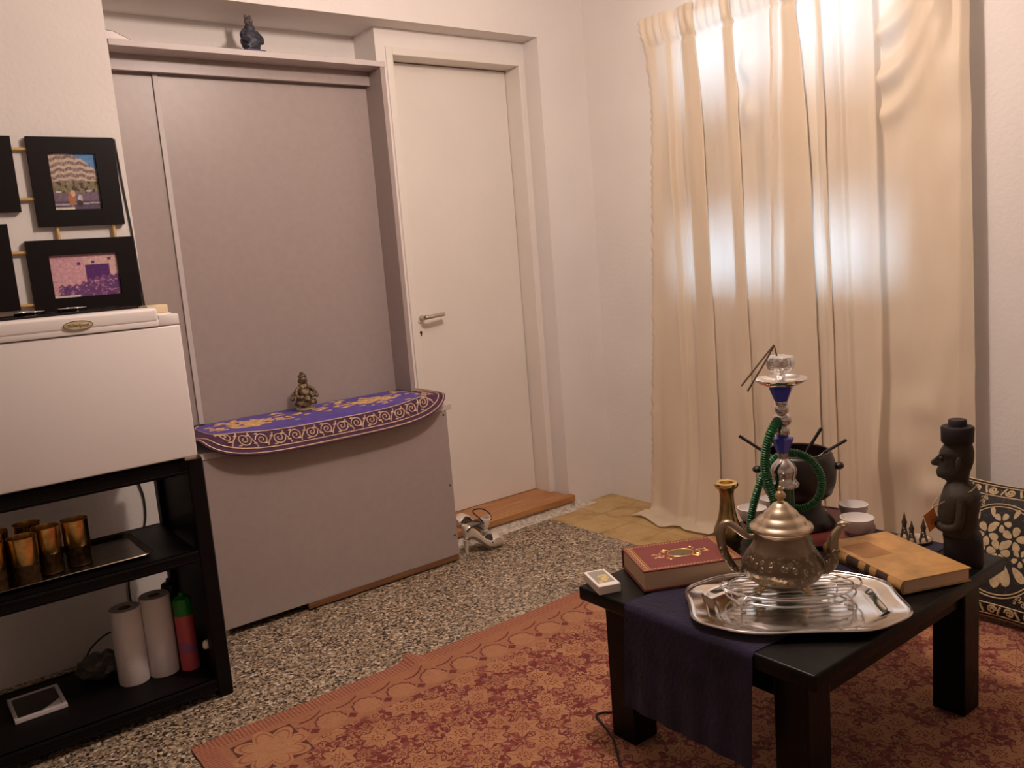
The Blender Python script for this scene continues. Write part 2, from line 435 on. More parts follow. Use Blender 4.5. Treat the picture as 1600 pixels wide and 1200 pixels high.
def knots_left(z):
    e = lerp_tab([(2.215, 2.655), (2.05, 2.632), (1.89, 2.614), (0.92, 2.677), (0.0, 2.755)], z); r = lerp_tab([(2.215, 1.978), (0.92, 2.012), (0.0, 2.03)], z)
    sh = 0.018 * (z - 1.2) ; top = 0.85 + 0.15 * (1 - fold(z, 2.15, 0.22)); low = fold(z, 0.0, 0.5)
    K = [(e, 0.050), (e - 0.02, 0.058), (e - 0.06, 0.050), (2.53 + sh * 0.4, 0.052 + 0.02 * low), (2.505 + sh * 0.4, 0.060), (2.495 + sh * 0.4, 0.030), (2.46 + sh * 0.5, 0.024)]
    pleat(K, 2.435 + sh * 0.8, 2.325 + sh, 0.052 + 0.015 * low, 0.030, top)
    K += [(2.27 + sh, 0.034 + 0.01 * low)]
    pleat(K, 2.228 + sh * 0.8, 2.150 + sh * 0.8, 0.048, 0.028, top)
    K += [(2.10 + sh * 0.3, 0.030 + 0.012 * math.sin(3.5 * z)), (2.05, 0.044), (r + 0.012, 0.056), (r, 0.062)]
    return K
def extra_left(u, z, y):
    d = header(u, z, 150) + 0.004 * mnoise.noise((y * 9, z * 6, 1.0)) + 0.004 * mnoise.noise((y * 22, z * 4, 4.0))
    edge = fold(u, 0, 0.02) + fold(u, 1, 0.014)
    d += edge * 0.006 * math.sin(z * 150 + 5 * math.sin(z * 17))
    d += 0.030 * fold(y, 2.12, 0.035) * (fold(z, 1.92, 0.06) + 0.7 * fold(z, 1.74, 0.05)) - 0.012 * fold(y, 2.14, 0.03) * fold(z, 1.84, 0.05)
    d += 0.05 * fold(z, 0, 0.22) * (0.45 + 0.55 * math.sin(y * 13 + 1))
    return d
curtain('curtain', 'cream satin curtain panel on the left, hem bunched on the ochre tiles', knots_left, extra_left, lambda u: 0.10 * max(0, 1 - u * 1.2) + 0.02)
def knots_right(z):
    l = lerp_tab([(2.215, 1.985), (0.92, 2.018), (0.0, 2.035)], z); r = lerp_tab([(2.215, 1.295), (1.1, 1.272), (0.0, 1.255)], z)
    sh = 0.02 * (z - 1.2); top = 0.72 + 0.28 * (1 - fold(z, 2.1, 0.3)); low = fold(z, 0.3, 0.4)
    K = [(l, 0.070), (l - 0.010, 0.060)]
    pleat(K, l - 0.020, 1.838 + sh, 0.052, 0.032, top)
    K += [(1.815 + sh, 0.024)]
    pleat(K, 1.812 + sh, 1.775 + sh, 0.047, 0.029, 1.0)
    K += [(1.745 + sh, 0.030), (1.712 + sh, 0.048), (1.700 + sh, 0.030), (1.66 + sh, 0.036), (1.60 + sh, 0.062 + 0.02 * low), (1.572 + sh, 0.068 + 0.035 * low), (1.566 + sh, 0.030), (1.50, 0.018), (1.42, 0.026 + 0.02 * low), (1.36, 0.044), (1.31, 0.050), (r, 0.034)]
    return K
def extra_right(u, z, y):
    d = header(u, z, 130) + 0.006 * mnoise.noise((y * 7, z * 6, 7.0)) + 0.004 * mnoise.noise((y * 18, z * 5, 9.0))
    if y < 1.575:      # swags falling from the gathered upper right corner
        q = min(1.0, (1.575 - y) / 0.24)
        for zc, a, w in ((1.95, 0.045, 0.040), (1.80, 0.042, 0.040), (1.68, 0.022, 0.035)):
            d += a * fold(z, zc - 0.05 + 0.30 * q ** 1.7, w * (1 + q)) * (1 - q) ** 0.5
        d += 0.02 * fold(y, 1.40, 0.05) * fold(z, 1.9, 0.5)
        d += 0.028 * fold(y, 1.50 + 0.12 * (z - 0.3), 0.05) * fold(z, 0.45, 0.10) + 0.020 * fold(y, 1.40, 0.06) * fold(z, 0.33, 0.05) + 0.016 * fold(y, 1.45, 0.08) * fold(z, 0.62, 0.06)
    d += 0.03 * fold(y, 1.60, 0.05) * fold(z, 0.42, 0.20)
    return d
curtain('curtain', 'cream satin curtain panel on the right with swagged folds behind the carved statue', knots_right, extra_right, lambda u: 0.02)
rod = thing('curtain_rod', 'thin curtain rod running through the header of the cream curtains', 'curtain rod')
bm = bmesh.new(); tube(bm, [(2.928, 1.22, 2.17), (2.928, 2.66, 2.17)], 0.007, 12); fin('rod', bm, m_chrome, rod, 50)
for yy in (1.225, 2.655):
    bm = bmesh.new(); tube(bm, [(2.957, yy, 2.17), (2.928, yy, 2.17)], 0.007, 10); fin('bracket', bm, m_chrome, rod, 50)

# ------------------------------------------------------------------ grey alcove unit
unit = thing('alcove_unit', 'grey melamine unit filling the alcove, tall back above a low closed cabinet', 'cabinet', (1.35, 3.10, 0))
def U(name, bm, mat, parent=unit, smooth=None):
    for v_ in bm.verts: v_.co -= Vector((1.35, 3.10, 0))
    return fin(name, bm, mat, parent, smooth)
def ubox(name, a, mat, bev=0.001):
    bm = bmesh.new(); box(bm, *a, bev, 1); return U(name, bm, mat)
ubox('top_shelf', (0.803, 1.850, 3.103, 3.388, 2.050, 2.071), m_greyedge)
ubox('fascia', (0.81, 1.826, 3.205, 3.225, 1.995, 2.050), m_grey)
ubox('side_panel', (1.826, 1.847, 3.108, 3.388, 0.673, 2.050), m_grey)
ubox('side_panel', (0.803, 0.823, 3.245, 3.388, 0.673, 2.050), m_grey)
ubox('back_panel', (0.823, 0.975, 3.243, 3.259, 0.673, 2.050), m_grey)
ubox('back_panel', (0.979, 1.826, 3.240, 3.256, 0.673, 2.050), m_grey)
ubox('seam_strip', (0.968, 0.986, 3.235, 3.2395, 0.673, 1.996), m_greyedge)
ubox('cabinet_top', (0.860, 1.893, 2.912, 3.238, 0.650, 0.672), m_greyedge)
ubox('front_panel', (0.866, 1.868, 2.915, 2.933, 0.030, 0.6495), m_grey)
ubox('cabinet_side', (1.850, 1.868, 2.934, 3.200, 0.0, 0.6495), m_grey)
ubox('cabinet_side', (0.866, 0.884, 2.934, 3.235, 0.0, 0.6495), m_grey)
ubox('raised_pad', (0.930, 1.835, 2.930, 3.236, 0.6725, 0.713), m_greyedge, 0.006)
ubox('plinth', (1.18, 1.866, 2.914, 2.932, 0.006, 0.0295), m_darkoak)
m_screw = M('dark_screw', (0.03, 0.025, 0.02), 0.5, 0.6)
for px, pz in ((1.852, 0.632), (1.853, 0.333), (1.853, 0.115)):
    bm = bmesh.new(); tube(bm, [(px, 2.9155, pz), (px, 2.9135, pz)], 0.0042, 10); U('screw', bm, m_screw)

# ------------------------------------------------------------------ blue embroidered mat on the cabinet
MX, MW, MA, MB, MP = 1.362, 0.150, 0.522, 0.262, 4.0
def mat_map(x_, w, off=0.0):
    """flat mat coordinates (x, w from the back) -> world; the front band droops over the pad"""
    if w < 0.300: y_, z_, ny, nz_ = 3.222 - w, 0.7145, 0.0, 1.0
    else:
        e = w - 0.300; R0 = 0.030; amax = 1.02
        if e < R0 * amax: a = e / R0; y_ = 2.922 - R0 * math.sin(a); z_ = 0.7145 - R0 * (1 - math.cos(a))
        else:
            a = amax; q = e - R0 * amax
            y_ = 2.922 - R0 * math.sin(a) - q * math.cos(a); z_ = 0.7145 - R0 * (1 - math.cos(a)) - q * math.sin(a)
        ny, nz_ = -math.sin(a), math.cos(a)
    return Vector((x_, y_ + ny * off, z_ + nz_ * off))
def mat_ab(k):
    q = max(k, 0.655); a_, b_ = MA - (1 - q) * 0.235, MB - (1 - q) * 0.25
    return (a_, b_) if k >= 0.655 else (a_ * k / 0.655, b_ * k / 0.655)
def mat_k(th, k):
    c, s = math.cos(th), math.sin(th)
    a_, b_ = mat_ab(k)
    return MX + a_ * math.copysign(abs(c) ** (2 / MP), c), MW + b_ * math.copysign(abs(s) ** (2 / MP), s)
mat_o = thing('embroidered_mat', 'blue and purple oval mat with gold scroll embroidery on the low cabinet', 'mat', (1.40, 3.0, 0.7145))
m_matin, nt, b = newmat('royal_blue_velvet'); v, x, y, z = coords(nt)
nt.links.new(ramp(nt, noise(nt, v, 30, 4), [(0.3, (0.060, 0.035, 0.22)), (0.7, (0.105, 0.060, 0.34))]), b.inputs['Base Color'])
b.inputs['Roughness'].default_value = 0.75; b.inputs['Sheen Weight'].default_value = 0.4; b.inputs['Sheen Tint'].default_value = (0.4, 0.35, 1, 1)
m_matbd = M('dark_purple_velvet', (0.060, 0.018, 0.055), 0.8, var=0.3, vscale=40)
m_gold = M('pale_gold_thread', (0.62, 0.43, 0.30), 0.5, 0.15, var=0.2, vscale=120)
m_goldy = M('yellow_gold_thread', (0.72, 0.45, 0.18), 0.5, 0.15, var=0.35, vscale=90)
def MF(name, bm, mat, smooth=None):
    for v_ in bm.verts: v_.co -= Vector((1.40, 3.0, 0.7145))
    return fin(name, bm, mat, mat_o, smooth)
NT = 160; ks = [1.0, 0.95, 0.9, 0.85, 0.8, 0.75, 0.7, 0.62, 0.5, 0.35, 0.2, 0.06]
def mat_ring(bm, k, off): return [bm.verts.new(mat_map(p[0], max(0.0, p[1]), off)) for p in (mat_k(2 * PI * i / NT, k) for i in range(NT))]
for nm, kk, mt in (('border', [1.0, 0.97, 0.94, 0.9, 0.86, 0.82, 0.78, 0.74, 0.70, 0.655], m_matbd), ('centre', [0.655, 0.6, 0.55, 0.5, 0.42, 0.34, 0.25, 0.15, 0.05], m_matin)):
    bm = bmesh.new(); top = [mat_ring(bm, k, 0.005) for k in kk]; bot = [mat_ring(bm, k, 0.0) for k in kk]
    for A, B in list(zip(top, top[1:])) + list(zip(bot, bot[1:])):
        for i in range(NT): bm.faces.new((A[i], A[(i + 1) % NT], B[(i + 1) % NT], B[i]))
    for i in range(NT): bm.faces.new((top[0][i], bot[0][i], bot[0][(i + 1) % NT], top[0][(i + 1) % NT]))
    if nm == 'centre': bm.faces.new(top[-1]); bm.faces.new(bot[-1])
    bmesh.ops.remove_doubles(bm, verts=bm.verts, dist=1e-5); bmesh.ops.dissolve_degenerate(bm, edges=bm.edges, dist=1e-6)
    MF(nm, bm, mt, 40)
def mat_curve(bm, pts, r):
    P = [mat_map(a, w, 0.006) for a, w in pts if w > 0.002]
    if len(P) > 2: tube(bm, P, r, 6)
for k, r in ((0.975, 0.0026), (0.905, 0.0026), (0.66, 0.0022)):
    bm = bmesh.new(); mat_curve(bm, [mat_k(-0.55 + (PI + 1.1) * i / 200, k) for i in range(201)], r); MF('piping', bm, m_gold, 60)
def band_w(x_, k):
    a_, b_ = mat_ab(k); X_ = min(1.0, abs(x_ - MX) / a_); return MW + b_ * (1 - X_ ** MP) ** (1 / MP)
bm = bmesh.new(); n_sc = 15
for q in range(n_sc):
    xc = 0.945 + q * (1.810 - 0.945) / (n_sc - 1); flip = 1 if q % 2 else -1
    wc = (band_w(xc, 0.66) + band_w(xc, 0.905)) / 2; hw = (band_w(xc, 0.905) - band_w(xc, 0.66)) / 2
    slope = (band_w(xc + 0.02, 0.78) - band_w(xc - 0.02, 0.78)) / 0.04
    def loc(a, c): return (xc + a, wc + c + a * slope)
    R0 = min(0.024, hw * 0.80)
    mat_curve(bm, [loc(flip * R0 * (1 - t / 26) * math.cos(t * 0.48), R0 * (1 - t / 26) * math.sin(t * 0.48) * flip) for t in range(24)], 0.0026)
    mat_curve(bm, [loc(0.030 - 0.012 * math.cos(t * 0.3), -flip * hw * 0.8 + flip * hw * 1.6 * t / 10) for t in range(11)], 0.0030)
    for da, dc, sz in ((0.012, -0.45 * flip, 0.006), (-0.016, 0.7 * flip, 0.0055), (0.036, 0.35 * flip, 0.006)):
        p = loc(da, dc * hw); c0 = mat_map(p[0], p[1], 0.005); blob(bm, c0, (sz * 1.4, sz, 0.004), 8, 6)
MF('scroll_embroidery', bm, m_gold, 60)['kind'] = 'stuff'
rng = random.Random(3); bm = bmesh.new()
for (cx_, cw, nn, sx, sw) in ((1.10, 0.150, 120, 0.15, 0.075), (1.60, 0.150, 120, 0.16, 0.075), (1.36, 0.14, 16, 0.10, 0.06)):
    for _ in range(nn):
        a = cx_ + rng.gauss(0, sx * 0.5); w = cw + rng.gauss(0, sw * 0.6)
        if w < 0.01 or w > band_w(a, 0.62): continue
        blob(bm, mat_map(a, w, 0.0055), (rng.uniform(0.008, 0.020), rng.uniform(0.004, 0.010), 0.0022), 8, 4)
MF('flower_embroidery', bm, m_goldy, 60)['kind'] = 'stuff'

# ------------------------------------------------------------------ figurines
m_bronze = M('aged_bronze', (0.20, 0.145, 0.085), 0.42, 0.7, var=0.7, vscale=70, bmp=0.004, bscale=150)
fg = thing('bronze_figurine', 'small ornate bronze seated figurine on the blue embroidered mat', 'figurine', (1.352, 3.130, 0.7205))
bm = bmesh.new(); lathe(bm, [(0, 0), (0.034, 0), (0.037, 0.004), (0.036, 0.009), (0.030, 0.012), (0, 0.012)], 28); fin('base', bm, M('pale_brass_base', (0.55, 0.45, 0.28), 0.4, 0.8), fg, 40)
bm = bmesh.new()
blob(bm, (0, 0, 0.036), (0.033, 0.024, 0.026), 16, 12, 0.35)       # crossed legs
for s in (-1, 1):
    blob(bm, (s * 0.028, -0.010, 0.030), (0.018, 0.014, 0.012), 10, 8, 0.3)
    tube(bm, cat([(s * 0.018, 0, 0.092), (s * 0.036, -0.006, 0.078), (s * 0.034, -0.02, 0.058), (s * 0.014, -0.026, 0.056)], 4), 0.0072, 8)
    tube(bm, cat([(s * 0.020, 0.004, 0.085), (s * 0.046, 0.0, 0.068), (s * 0.050, -0.004, 0.056)], 4), 0.006, 8)
    blob(bm, (s * 0.051, -0.004, 0.052), (0.009, 0.008, 0.009), 8, 6, 0.3)
blob(bm, (0, -0.004, 0.066), (0.024, 0.021, 0.026), 14, 10, 0.3)     # belly
blob(bm, (0, 0, 0.092), (0.022, 0.016, 0.020), 14, 10, 0.2)
blob(bm, (0.006, -0.022, 0.045), (0.014, 0.010, 0.014), 10, 8, 0.4)
fin('body', bm, m_bronze, fg, 60)
bm = bmesh.new(); blob(bm, (0, -0.002, 0.120), (0.016, 0.016, 0.019), 16, 12, 0.1); blob(bm, (0, 0.001, 0.134), (0.018, 0.017, 0.010), 14, 8, 0.25)
blob(bm, (0, 0.001, 0.146), (0.009, 0.009, 0.007), 10, 6, 0.2); blob(bm, (0, -0.018, 0.118), (0.003, 0.004, 0.005), 6, 6)
for s in (-1, 1): blob(bm, (s * 0.016, 0.0, 0.116), (0.004, 0.004, 0.008), 6, 6)
fin('head', bm, m_bronze, fg, 60)
m_pewter = M('dark_blue_pewter', (0.055, 0.055, 0.075), 0.5, 0.3, var=0.5, vscale=70, bmp=0.003, bscale=120)
fg = thing('stone_figurine', 'dark grey-blue squat figurine on top of the alcove shelf', 'figurine', (1.345, 3.225, 2.0715), 0.2)
bm = bmesh.new(); prism(bm, [(-0.040, -0.032), (0.040, -0.032), (0.044, 0), (0.040, 0.032), (-0.040, 0.032), (-0.044, 0)], 0, 0.030, 0, 0.004); fin('base', bm, M('bluish_base', (0.09, 0.085, 0.16), 0.5), fg)
bm = bmesh.new(); blob(bm, (0, 0, 0.062), (0.041, 0.033, 0.046), 18, 14, 0.25, 60); blob(bm, (0, 0, 0.104), (0.022, 0.020, 0.026), 14, 10, 0.2)
for s in (-1, 1): tube(bm, cat([(s * 0.024, 0, 0.098), (s * 0.040, -0.008, 0.076), (s * 0.026, -0.030, 0.056)], 4), 0.010, 8)
fin('body', bm, m_pewter, fg, 60)
bm = bmesh.new(); blob(bm, (-0.004, -0.004, 0.134), (0.016, 0.017, 0.018), 14, 10, 0.15)
for s in (-1, 1): blob(bm, (-0.004 + s * 0.010, 0, 0.150), (0.005, 0.005, 0.009), 8, 6)
blob(bm, (-0.006, -0.020, 0.131), (0.006, 0.007, 0.006), 8, 6); fin('head', bm, M('weathered_pewter', (0.16, 0.13, 0.12), 0.55, 0.2, var=0.5, vscale=90), fg, 60)
# metal piece and wire at the left end of the shelf
mp = thing('metal_clamp_light', 'small grey metal piece with a wire at the left end of the alcove shelf', 'metal fitting', (0.83, 3.15, 2.0715))
bm = bmesh.new(); prism(bm, [(-0.045, 0), (-0.040, 0.034), (0.0, 0.030), (0.05, 0.008), (0.052, 0)], -0.025, 0.025, 0, 0.003)
for v_ in bm.verts: v_.co = Vector((v_.co.x, v_.co.z, v_.co.y))
fin('housing', bm, M('dull_grey_metal', (0.26, 0.23, 0.22), 0.45, 0.8), mp)
bm = bmesh.new(); box(bm, -0.050, -0.040, -0.026, 0.026, 0.0, 0.034, 0.002); fin('end_cap', bm, m_dark, mp)
bm = bmesh.new(); tube(bm, cat([(0.045, 0, 0.008), (0.065, 0.005, 0.008), (0.09, 0.0, 0.003), (0.13, 0.02, 0.003)], 5), 0.0022, 6); fin('wire', bm, m_cable, mp, 60)
# black stylus on the pad
bm = bmesh.new(); tube(bm, [(-0.045, 0, 0.006), (0.040, 0.004, 0.006), (0.052, 0.005, 0.006)], [0.006, 0.006, 0.002], 10)
o = fin('marker_pen', bm, m_dark, None, 50); o.location = (0.930, 3.205, 0.7135); tag(o, 'thin black pen behind the left tip of the blue mat', 'pen')

# ------------------------------------------------------------------ black plastic rack
rack = thing('shelf_rack', 'black plastic three-tier rack carrying the white fridge', 'shelf', (0.40, 2.71, 0))
def RK(name, bm, mat=m_black, smooth=None):
    for v_ in bm.verts: v_.co -= Vector((0.40, 2.71, 0))
    return fin(name, bm, mat, rack, smooth)
RX0, RX1, RY0, RY1 = 0.03, 0.745, 2.507, 2.920
for z0_, z1_ in ((0.704, 0.747), (0.434, 0.470), (0.022, 0.061)):
    bm = bmesh.new(); box(bm, RX0 + 0.045, RX1 - 0.045, RY0 + 0.004, RY1, z1_ - 0.014, z1_, 0.002)
    box(bm, RX0 + 0.045, RX1 - 0.045, RY0 + 0.002, RY0 + 0.018, z0_, z1_, 0.003); box(bm, RX0 + 0.045, RX1 - 0.045, RY1 - 0.018, RY1, z0_, z1_, 0.003)
    box(bm, RX0 + 0.046, RX1 - 0.046, RY0 - 0.001, RY0 + 0.006, z0_ + 0.006, z0_ + 0.010, 0.001); box(bm, RX0 + 0.046, RX1 - 0.046, RY0 - 0.001, RY0 + 0.006, z1_ - 0.008, z1_ - 0.004, 0.001)
    RK('shelf', bm)
for xa, xb in ((RX1 - 0.045, RX1), (RX0, RX0 + 0.045)):
    for ya, yb in ((RY0, RY0 + 0.045), (RY1 - 0.045, RY1)):
        bm = bmesh.new(); box(bm, xa, xb, ya, yb, 0.0, 0.747, 0.005); RK('post', bm)
    bm = bmesh.new(); box(bm, (xa + xb) / 2 - 0.008, (xa + xb) / 2 + 0.008, RY0 + 0.04, RY1 - 0.04, 0.03, 0.74); RK('side_panel', bm)
bm = bmesh.new(); blob(bm, (0.697, 2.560, 0.158), (0.012, 0.010, 0.015), 12, 8, 0.2); RK('cap', bm, M('white_plastic_cap', (0.75, 0.70, 0.60), 0.4), 60)

# ------------------------------------------------------------------ fridge
m_fr = M('white_enamel', (0.80, 0.745, 0.715), 0.38, spec=0.4)
m_yel = M('yellowed_plastic', (0.72, 0.58, 0.36), 0.45)
fridge = thing('mini_fridge', 'white compact fridge with an oval badge on top of the black rack', 'fridge', (0.47, 2.72, 0.748))
def FR(name, bm, mat=m_fr, parent=fridge, smooth=40):
    for v_ in bm.verts: v_.co -= Vector((0.47, 2.72, 0.748))
    return fin(name, bm, mat, parent, smooth)
bm = bmesh.new(); box(bm, 0.218, 0.726, 2.538, 2.950, 0.762, 1.174, 0.006); FR('body', bm)
bm = bmesh.new(); box(bm, 0.214, 0.729, 2.490, 2.534, 0.756, 1.139, 0.005, 3); dr = FR('door', bm)
bm = bmesh.new(); box(bm, 0.214, 0.672, 2.484, 2.600, 1.152, 1.193, 0.010, 4); box(bm, 0.214, 0.672, 2.486, 2.534, 1.141, 1.160, 0.003, 2); FR('top_trim', bm)
bm = bmesh.new(); box(bm, 0.6725, 0.728, 2.490, 2.534, 1.141, 1.171, 0.003, 2); FR('trim_corner', bm)
bm = bmesh.new(); box(bm, 0.665, 0.722, 2.560, 2.640, 1.174, 1.198, 0.003, 2); FR('hinge_cover', bm, m_yel)
for xx in (0.24, 0.70):
    bm = bmesh.new(); lathe(bm, [(0, 0.7475), (0.014, 0.7475), (0.016, 0.757), (0, 0.757)], 16, xx, 2.56); FR('foot', bm, m_yel)
bm = bmesh.new(); box(bm, 0.690, 0.724, 2.489, 2.53, 0.747, 0.757, 0.002); FR('lower_hinge', bm, m_nickel)
m_badge = M('gold_badge', (0.58, 0.49, 0.31), 0.4, 0.1); m_badget = M('badge_lettering', (0.22, 0.13, 0.06), 0.5)
bm = bmesh.new(); lathe(bm, [(0, 0), (1, 0), (1.0, 0.6), (0.92, 1), (0, 1)], 40)
for v_ in bm.verts: v_.co = Vector((0.466 + v_.co.x * 0.037, 2.4842 - v_.co.z * 0.003, 1.1665 + v_.co.y * 0.0125))
bd = FR('badge', bm, m_badge)
bm = bmesh.new(); tube(bm, [(0.466 + 0.0355 * math.cos(t * PI / 20), 2.4811, 1.1665 + 0.0115 * math.sin(t * PI / 20)) for t in range(40)], 0.001, 6, True); FR('badge_rim', bm, m_badget, bd)
o = text_mesh('lettering', 'Whirlpool', 0.0125, m_badget, bd); o.rotation_euler = (PI / 2, 0, 0); o.location = (0.466 - 0.47, 2.4808 - 2.72, 1.1662 - 0.748)
# dark glass tray and small ashtrays on the fridge
m_dglass = M('black_glass', (0.010, 0.007, 0.008), 0.08, spec=0.6)
tr_ = thing('glass_tray', 'black glass serving tray lying on top of the white fridge', 'tray', (0.50, 2.80, 1.174))
bm = bmesh.new(); box(bm, -0.19, 0.175, -0.12, 0.12, 0, 0.008, 0.003); fin('plate', bm, m_dglass, tr_)
bm = bmesh.new(); tube(bm, [(-0.185, -0.115, 0.020), (0.17, -0.115, 0.020), (0.17, 0.115, 0.020), (-0.185, 0.115, 0.020)], 0.004, 8, True)
box(bm, -0.187, 0.172, -0.118, -0.113, 0.004, 0.02); box(bm, -0.187, 0.172, 0.113, 0.118, 0.004, 0.02); box(bm, 0.168, 0.172, -0.115, 0.115, 0.004, 0.02); box(bm, -0.187, -0.183, -0.115, 0.115, 0.004, 0.02); fin('rim', bm, m_dglass, tr_, 40)
for i, (dx, dy, lab) in enumerate(((-0.10, -0.02, 'small black glass dish on the dark tray, left one on the fridge'), (0.02, 0.02, 'small black glass dish on the dark tray, right one on the fridge'))):
    g = thing('glass_dish', lab, 'dish', (0.50 + dx, 2.80 + dy, 1.182), 0, 'glass dishes on the fridge')
    bm = bmesh.new(); lathe(bm, [(0, 0), (0.028, 0), (0.038, 0.010), (0.040, 0.024), (0.037, 0.024), (0.034, 0.012), (0.024, 0.005), (0, 0.005)], 28); fin('bowl', bm, m_dglass, g, 40)
    bm = bmesh.new(); tube(bm, [(0.0385 * math.cos(t * PI / 16), 0.0385 * math.sin(t * PI / 16), 0.024) for t in range(32)], 0.0018, 6, True); fin('rim', bm, m_chrome, g, 60)

# ------------------------------------------------------------------ photo collage on the wall
m_frame = M('black_photo_frame', (0.008, 0.005, 0.005), 0.45, spec=0.15)
def photo_mat(name):
    m, nt, b = newmat(name); a = nt.nodes.new('ShaderNodeVertexColor'); a.layer_name = 'print'
    nt.links.new(a.outputs[0], b.inputs['Base Color']); b.inputs['Roughness'].default_value = 0.3; return m
m_photo = photo_mat('photo_print')
def nz2(u, v, s): return mnoise.noise((u * s, v * s, s))
def photo(name, parent, x0, x1, z0, z1, y, fn, nx=80, nz=80):
    bm = bmesh.new(); lay = bm.loops.layers.float_color.new('print'); V = [[bm.verts.new((x0 + (x1 - x0) * i / nx, y, z0 + (z1 - z0) * j / nz)) for i in range(nx + 1)] for j in range(nz + 1)]
    for j in range(nz):
        for i in range(nx):
            f = bm.faces.new((V[j][i], V[j][i + 1], V[j + 1][i + 1], V[j + 1][i]))
            for l, (a, c) in zip(f.loops, ((i, j), (i + 1, j), (i + 1, j + 1), (i, j + 1))): g_ = 1 + 0.30 * nz2(a / nx, c / nz, 40) + 0.22 * nz2(a / nx, c / nz, 17); l[lay] = (*[max(0.0, w_ * g_) for w_ in fn(a / nx, c / nz)], 1)
    return fin(name, bm, m_photo, parent, recalc=False)
def pic_building(u, v):
    if v < 0.04 and u < 0.42: return (0.70, 0.64, 0.52)
    k = 0.5 + 0.5 * nz2(u, v, 16)
    roof = 0.99 - 0.75 * max(0, u - 0.42) ** 1.6
    if v > roof and u > 0.42: c = (0.09, 0.24, 0.50) if v - roof < 0.22 + 0.1 * k else (0.45, 0.52, 0.62)
    elif v > 0.50:
        w = math.sin((v - 0.10 * math.sin(u * 2.6 + 0.4) + 0.012 * math.sin(u * 26)) * 58)
        c = (0.50 + 0.1 * k, 0.40 + 0.08 * k, 0.34) if w > 0.15 else (0.20, 0.13, 0.13) if nz2(u, v, 30) > -0.1 else (0.36, 0.27, 0.24)
    elif v > 0.30: c = (0.14 + 0.16 * k, 0.12 + 0.13 * k, 0.06 + 0.10 * k) if nz2(u, v, 12) > -0.15 else (0.07, 0.05, 0.04)
    elif v > 0.15: c = (0.14 + 0.08 * k, 0.10 + 0.05 * k, 0.14 + 0.07 * k)
    else: c = (0.10, 0.07, 0.12) if abs(v - 0.09 - 0.03 * u) > 0.012 else (0.46, 0.40, 0.40)
    if ((u - 0.38) / 0.075) ** 2 + ((v - 0.20) / 0.14) ** 2 < 1: c = (0.42, 0.16, 0.07)
    if ((u - 0.42) / 0.05) ** 2 + ((v - 0.29) / 0.06) ** 2 < 1: c = (0.62, 0.42, 0.28)
    if ((u - 0.56) / 0.05) ** 2 + ((v - 0.20) / 0.07) ** 2 < 1: c = (0.55, 0.50, 0.48)
    if ((u - 0.54) / 0.07) ** 2 + ((v - 0.11) / 0.06) ** 2 < 1: c = (0.05, 0.03, 0.03)
    if abs(u - 0.76) < 0.06 and 0.32 < v < 0.35 or (abs(u - 0.12) < 0.05 and 0.30 < v < 0.33): c = (0.6, 0.58, 0.58)
    return c
def pic_group(u, v):
    if v < 0.05 and u < 0.38: return (0.72, 0.66, 0.58)
    c = (0.62, 0.34, 0.38) if u < 0.5 else (0.66, 0.42, 0.40)
    if v > 0.93: c = (0.52, 0.26, 0.30)
    if 0.50 < u < 0.87 and 0.3 < v < 0.74: c = (0.10, 0.025, 0.16)
    for uu, vv in ((0.42, 0.78), (0.63, 0.80), (0.88, 0.86)):
        if abs(u - uu) < 0.022 and abs(v - vv) < 0.035: c = (0.10, 0.03, 0.14)
    top = 0.28 + 0.20 * max(0, math.sin((u - 0.35) * 2.8)) + 0.03 * math.sin(u * 60)
    if v < top and u > 0.08:
        k = 0.6 * nz2(u, v, 13) + 0.6 * nz2(u, v, 34); c = (0.13, 0.05, 0.17) if k < 0.12 else (0.30, 0.12, 0.27) if k < 0.35 else (0.60, 0.36, 0.38)
        if v > top - 0.05 and math.sin(u * 60) > 0.2: c = (0.24, 0.07, 0.20)
    return c
def pic_dark(u, v): k = 0.5 + 0.5 * nz2(u, v, 8); return (0.05 + 0.12 * k, 0.04 + 0.08 * k, 0.05 + 0.08 * k)
col_ = thing('photo_frame_collage', 'black photo frames joined by pine dowels on the wall above the fridge', 'photo frame', (0.5, WY, 1.46))
def CL(name, bm, mat, parent=col_, smooth=None):
    for v_ in bm.verts: v_.co -= Vector((0.5, WY, 1.46))
    return fin(name, bm, mat, parent, smooth)
for (x0, x1, z0, z1, p0, p1, q0, q1, fn) in ((0.510, 0.768, 1.465, 1.746, 0.566, 0.706, 1.517, 1.696, pic_building), (0.463, 0.786, 1.186, 1.423, 0.524, 0.728, 1.236, 1.373, pic_group),
                                             (0.205, 0.468, 1.514, 1.746, 0.262, 0.412, 1.560, 1.700, pic_dark), (0.170, 0.422, 1.208, 1.478, 0.226, 0.366, 1.262, 1.424, pic_dark)):
    bm = bmesh.new()
    for a in ((x0, x1, q1, z1), (x0, x1, z0, q0), (x0, p0, q0, q1), (p1, x1, q0, q1)): box(bm, a[0], a[1], 3.080, 3.101, a[2], a[3])
    box(bm, x0 + 0.004, x1 - 0.004, 3.096, 3.1035, z0 + 0.004, z1 - 0.004)
    fo = CL('frame', bm, m_frame)
    ph = photo('photo', fo, p0 - 0.5, p1 - 0.5, q0 - 1.46, q1 - 1.46, 3.0905 - WY, fn)
